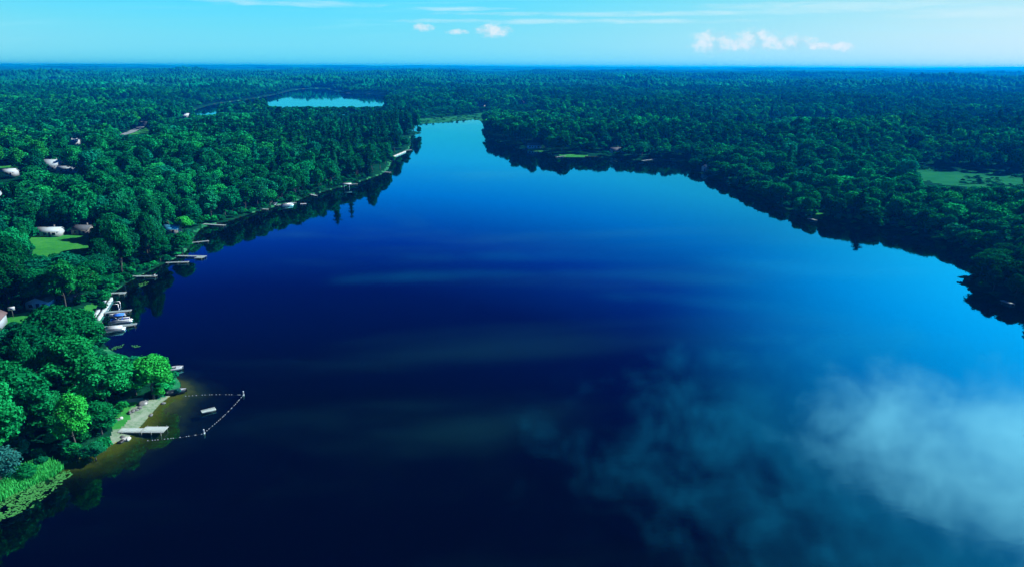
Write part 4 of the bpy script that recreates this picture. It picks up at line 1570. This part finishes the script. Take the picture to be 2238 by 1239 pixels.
house(1141, 229, 4, 9, 8, 5.5, 2.6, 0, 'distant tall white house beyond the right peninsula', M_sidew, M_roofw, ((-2, 3, 1.6, 1.6), (2, 3, 1.6, 1.6)), 'y', 0)

# basketball hoop
x, y = gp(28, 691, 2)
zt = float(height(np.array([(x, y)]))[0])
e = empty('basketball_hoop', (x, y, zt), .5)
MB().tube([(0, .6, -.3), (0, .6, 2.4), (0, .05, 3.2)], .07, 8).build('pole', M_post, e)
MB().box(-.9, .9, -.05, .03, 2.75, 3.85).build('backboard', M_white, e)
MB().box(-.3, .3, -.062, -.052, 2.95, 3.4).build('target_square', M_navy, e)
MB().tube([(.23 * math.cos(t), -.3 + .23 * math.sin(t), 3.0) for t in np.linspace(0, 6.283, 13)], .02, 5, False).build('rim', M_roofr, e)
tag(e, 'basketball hoop with white backboard on the shaded lawn', 'basketball hoop')


# boulders
def boulder(seed, r):
    g = np.random.default_rng(seed)
    v, t = ico(2)
    k = 1 + .22 * np.sin(v @ g.normal(size=3) * 2.5 + g.uniform(0, 6)) + .07 * g.normal(size=len(v))
    return mesh_np('boulder', v * k[:, None] * np.array([1.25, .9, .7]) * r, None, t)


BL = [boulder(900 + i, 1.0) for i in range(4)]
for me in BL:
    me.materials.append(M_rock)
ROWS = [(283, 903, .5, M_rock, 'dark boulder at the left end of the row above the beach'), (291, 899, .5, M_rock, 'dark boulder second from left in the row above the beach'),
        (297, 896, .5, M_rock, 'dark boulder third from left in the row above the beach'), (305, 892, .55, M_rock, 'dark boulder at the right end of the row above the beach'),
        (313, 883, .8, M_rock, 'largest dark boulder at the upper edge of the beach'), (318, 882, .55, M_palerock, 'pale boulder touching the largest dark boulder of the beach'),
        (256, 918, .5, M_rock, 'dark boulder under the low bush beside the beach'), (264, 915, .5, M_palerock, 'pale boulder beside the bush at the beach top'),
        (272, 962, .5, M_palerock, 'pale boulder on top of the rock heap below the dock'), (265, 966, .55, M_black, 'black boulder in the rock heap below the dock'),
        (276, 957, .42, M_palerock, 'pale boulder of the rock heap closest to the dock'), (268, 956, .5, M_rock, 'small dark boulder of the rock heap below the dock'),
        (281, 960, .5, M_palerock, 'small pale boulder at the waterside of the rock heap'), (330, 908, .45, M_rock, 'dark boulder on the waterline at mid beach'),
        (356, 882, .5, M_rock, 'dark boulder on the waterline near the beach point')]
for i, (px_, py_, r_, m_, lab) in enumerate(ROWS):
    x, y = gp(px_, py_, .5)
    z = float(max(height(np.array([(x, y)]))[0], -.1))
    x, y = gp(px_, py_, z)
    o = obj('boulder', BL[i % 4], m_, None, (x, y, z + r_ * .3), random.uniform(0, 6))
    o.scale = (r_,) * 3
    tag(o, lab, 'boulder', 'boulders around the beach')

# shrubs on the left bank
SHR = [broadleaf(820 + i, 1500, .26, 16, R_=2.0, H=3.0, z0=.1, sub=1) for i in range(3)]
for me in SHR:
    me.materials.append(TONES['light green'])
for i, (px_, py_, s_, tone, lab) in enumerate([
    (340, 574, 1.1, 'light green', 'pale bushy shrub on the bank left of the slim dock'), (322, 588, .9, 'light green', 'pale shrub on the bank above the third dock'),
    (352, 568, .8, 'grey blue', 'greyish shrub beside the pale shrub on the bank'), (262, 622, 1.0, 'light green', 'shrub on the bank between the first two docks'),
    (282, 610, .8, 'mid green', 'small shrub at the foot of the third dock'), (470, 485, 1.2, 'light green', 'light shrub behind the long bare dock'),
    (440, 488, 1.1, 'lime green', 'bright shrub at the root of the long bare dock'), (236, 648, .8, 'light green', 'small bright shrub at the upper end of the seawall'),
    (214, 722, 1.0, 'light green', 'light green shrub above the timber retaining wall'), (212, 742, .9, 'mid green', 'shrub at the lower end of the timber retaining wall'),
    (388, 856, .5, 'grey blue', 'greyish shrub on the tip of the beach point'), (372, 846, .9, 'light green', 'light shrub under the lime tree on the point'),
    (348, 866, .8, 'lime green', 'bright shrub at the foot of the lime tree above the sand'), (268, 900, .8, 'light green', 'low light shrub at the back of the beach'),
    (226, 975, .9, 'mid green', 'round shrub at the lower back of the beach'), (196, 1002, 1.0, 'bluish green', 'bluish shrub on the bank between beach and reeds'),
    (168, 1004, .9, 'dark green', 'dark shrub at the reed end of the bank'), (858, 352, 1.6, 'light green', 'light shrub below the stone seawall'),
    (900, 288, 2.2, 'light green', 'light green brush on the spit at the narrows'), (1772, 474, 1.4, 'lime green', 'bright bush at the bright green landing'),
    (640, 440, 1.4, 'light green', 'light brush above the dock with the moored pontoon boat'), (575, 452, 1.3, 'light green', 'light brush on the bank before the slanted ramp')]):
    x, y = gp(px_, py_, .6)
    z = float(max(height(np.array([(x, y)]))[0], .05))
    e = empty('shrub', (x, y, z - .1), random.uniform(0, 6), (s_, s_, s_))
    obj('foliage', SHR[i % 3], TONES[tone], e)
    st_ = MB()
    for k in range(4):
        a = k * 1.6
        st_.tube([(0, 0, -.2), (math.cos(a) * .5, math.sin(a) * .5, 1.2)], [.06, .02], 5)
    st_.build('stem', M_bark, e)
    tag(e, lab, 'shrub', 'shrubs along the shores')

# reeds, lily pads
M_reed = plain('reed_green', (.03, .46, .08), .7, .25, .4)
M_pad = plain('lily_pad_green', (.05, .26, .06), .5, .3, .5)


def scatter_in(poly, n):
    lo, hi = poly.min(0), poly.max(0)
    P = rng.uniform(lo, hi, (n * 6, 2))
    P = P[inside(P, poly)]
    return P[:n]


rp = px_poly([(-60, 1115), (-60, 1060), (0, 1048), (30, 1040), (62, 1026), (104, 1012), (140, 1022), (118, 1040), (70, 1062), (20, 1085), (-10, 1100)])
P = scatter_in(rp, 9000)
n = len(P)
hgt = rng.uniform(.6, 1.4, n)
a = rng.uniform(0, 3.14, n)
ln = rng.normal(size=(n, 2)) * .18
dv = np.stack([np.cos(a), np.sin(a)], 1) * .075
z0 = np.maximum(height(P), -.2)
V = np.stack([np.c_[P - dv, z0], np.c_[P + dv, z0], np.c_[P + dv * .3 + ln * hgt[:, None], z0 + hgt], np.c_[P - dv * .3 + ln * hgt[:, None], z0 + hgt]], 1).reshape(-1, 3)
tag(obj('reeds', mesh_np('reeds', V, np.arange(4 * n).reshape(n, 4)), M_reed), 'bright green reed bed along the lower left bank', 'reeds', kind='stuff')


def pads(poly, n, label, rmin=.10, rmax=.27):
    P = scatter_in(poly, n)
    dens = waves(P, 3.5, 6, 8) > -.8
    P = P[dens]
    k = 7
    V, Tn = [], []
    for i, p in enumerate(P):
        r_ = rng.uniform(rmin, rmax)
        a0 = rng.uniform(0, 6.28)
        zc = .012 + .05 * rng.uniform()
        b = len(V)
        V.append((p[0], p[1], zc))
        for j in range(k):
            t = a0 + 5.9 * j / (k - 1)
            V.append((p[0] + math.cos(t) * r_, p[1] + math.sin(t) * r_, zc + rng.uniform(0, .07)))
        Tn += [(b, b + 1 + j, b + 2 + j) for j in range(k - 1)]
    tag(obj('lily_pads', mesh_np('lily_pads', np.array(V), None, Tn), M_pad), label, 'lily pads', kind='stuff')


pads(px_poly([(-60, 1120), (0, 1092), (60, 1066), (112, 1042), (150, 1026), (158, 1036), (120, 1070), (70, 1108), (0, 1140), (-60, 1165)]), 1100, 'mat of green lily pads floating below the reed bed')
pads(px_poly([(302, 622), (318, 616), (326, 617), (316, 625), (306, 627)]), 60, 'small raft of lily pads below the straight pale dock')
pads(px_poly([(232, 768), (250, 758), (270, 752), (268, 758), (248, 766)]), 60, 'thin scatter of lily pads off the retaining wall')
pads(px_poly([(282, 756), (300, 754), (308, 757), (296, 760)]), 26, 'few lily pads drifting farther out off the retaining wall')


# ------------------------------------------------------------------ haze
hb = MB().box(-46000, 46000, -46000, 46000, -8, 130)
ho = obj('haze', hb.mesh('haze'), None)
mh = bpy.data.materials.new('haze_air')
mh.use_nodes = True
NH = NT(mh.node_tree)
mh.node_tree.nodes.remove(mh.node_tree.nodes['Principled BSDF'])
pv = NH.n('ShaderNodeVolumePrincipled')
pv.inputs['Color'].default_value = (0.0, .27, 1.0, 1)
pv.inputs['Density'].default_value = 1.25e-4
pv.inputs['Anisotropy'].default_value = 0.2
pv.inputs['Absorption Color'].default_value = (.3, .5, 1, 1)
NH.put(mh.node_tree.nodes['Material Output'].inputs['Volume'], pv.outputs[0])
ho.data.materials.append(mh)
tag(ho, 'thin blue haze over the whole landscape', 'haze', kind='stuff')
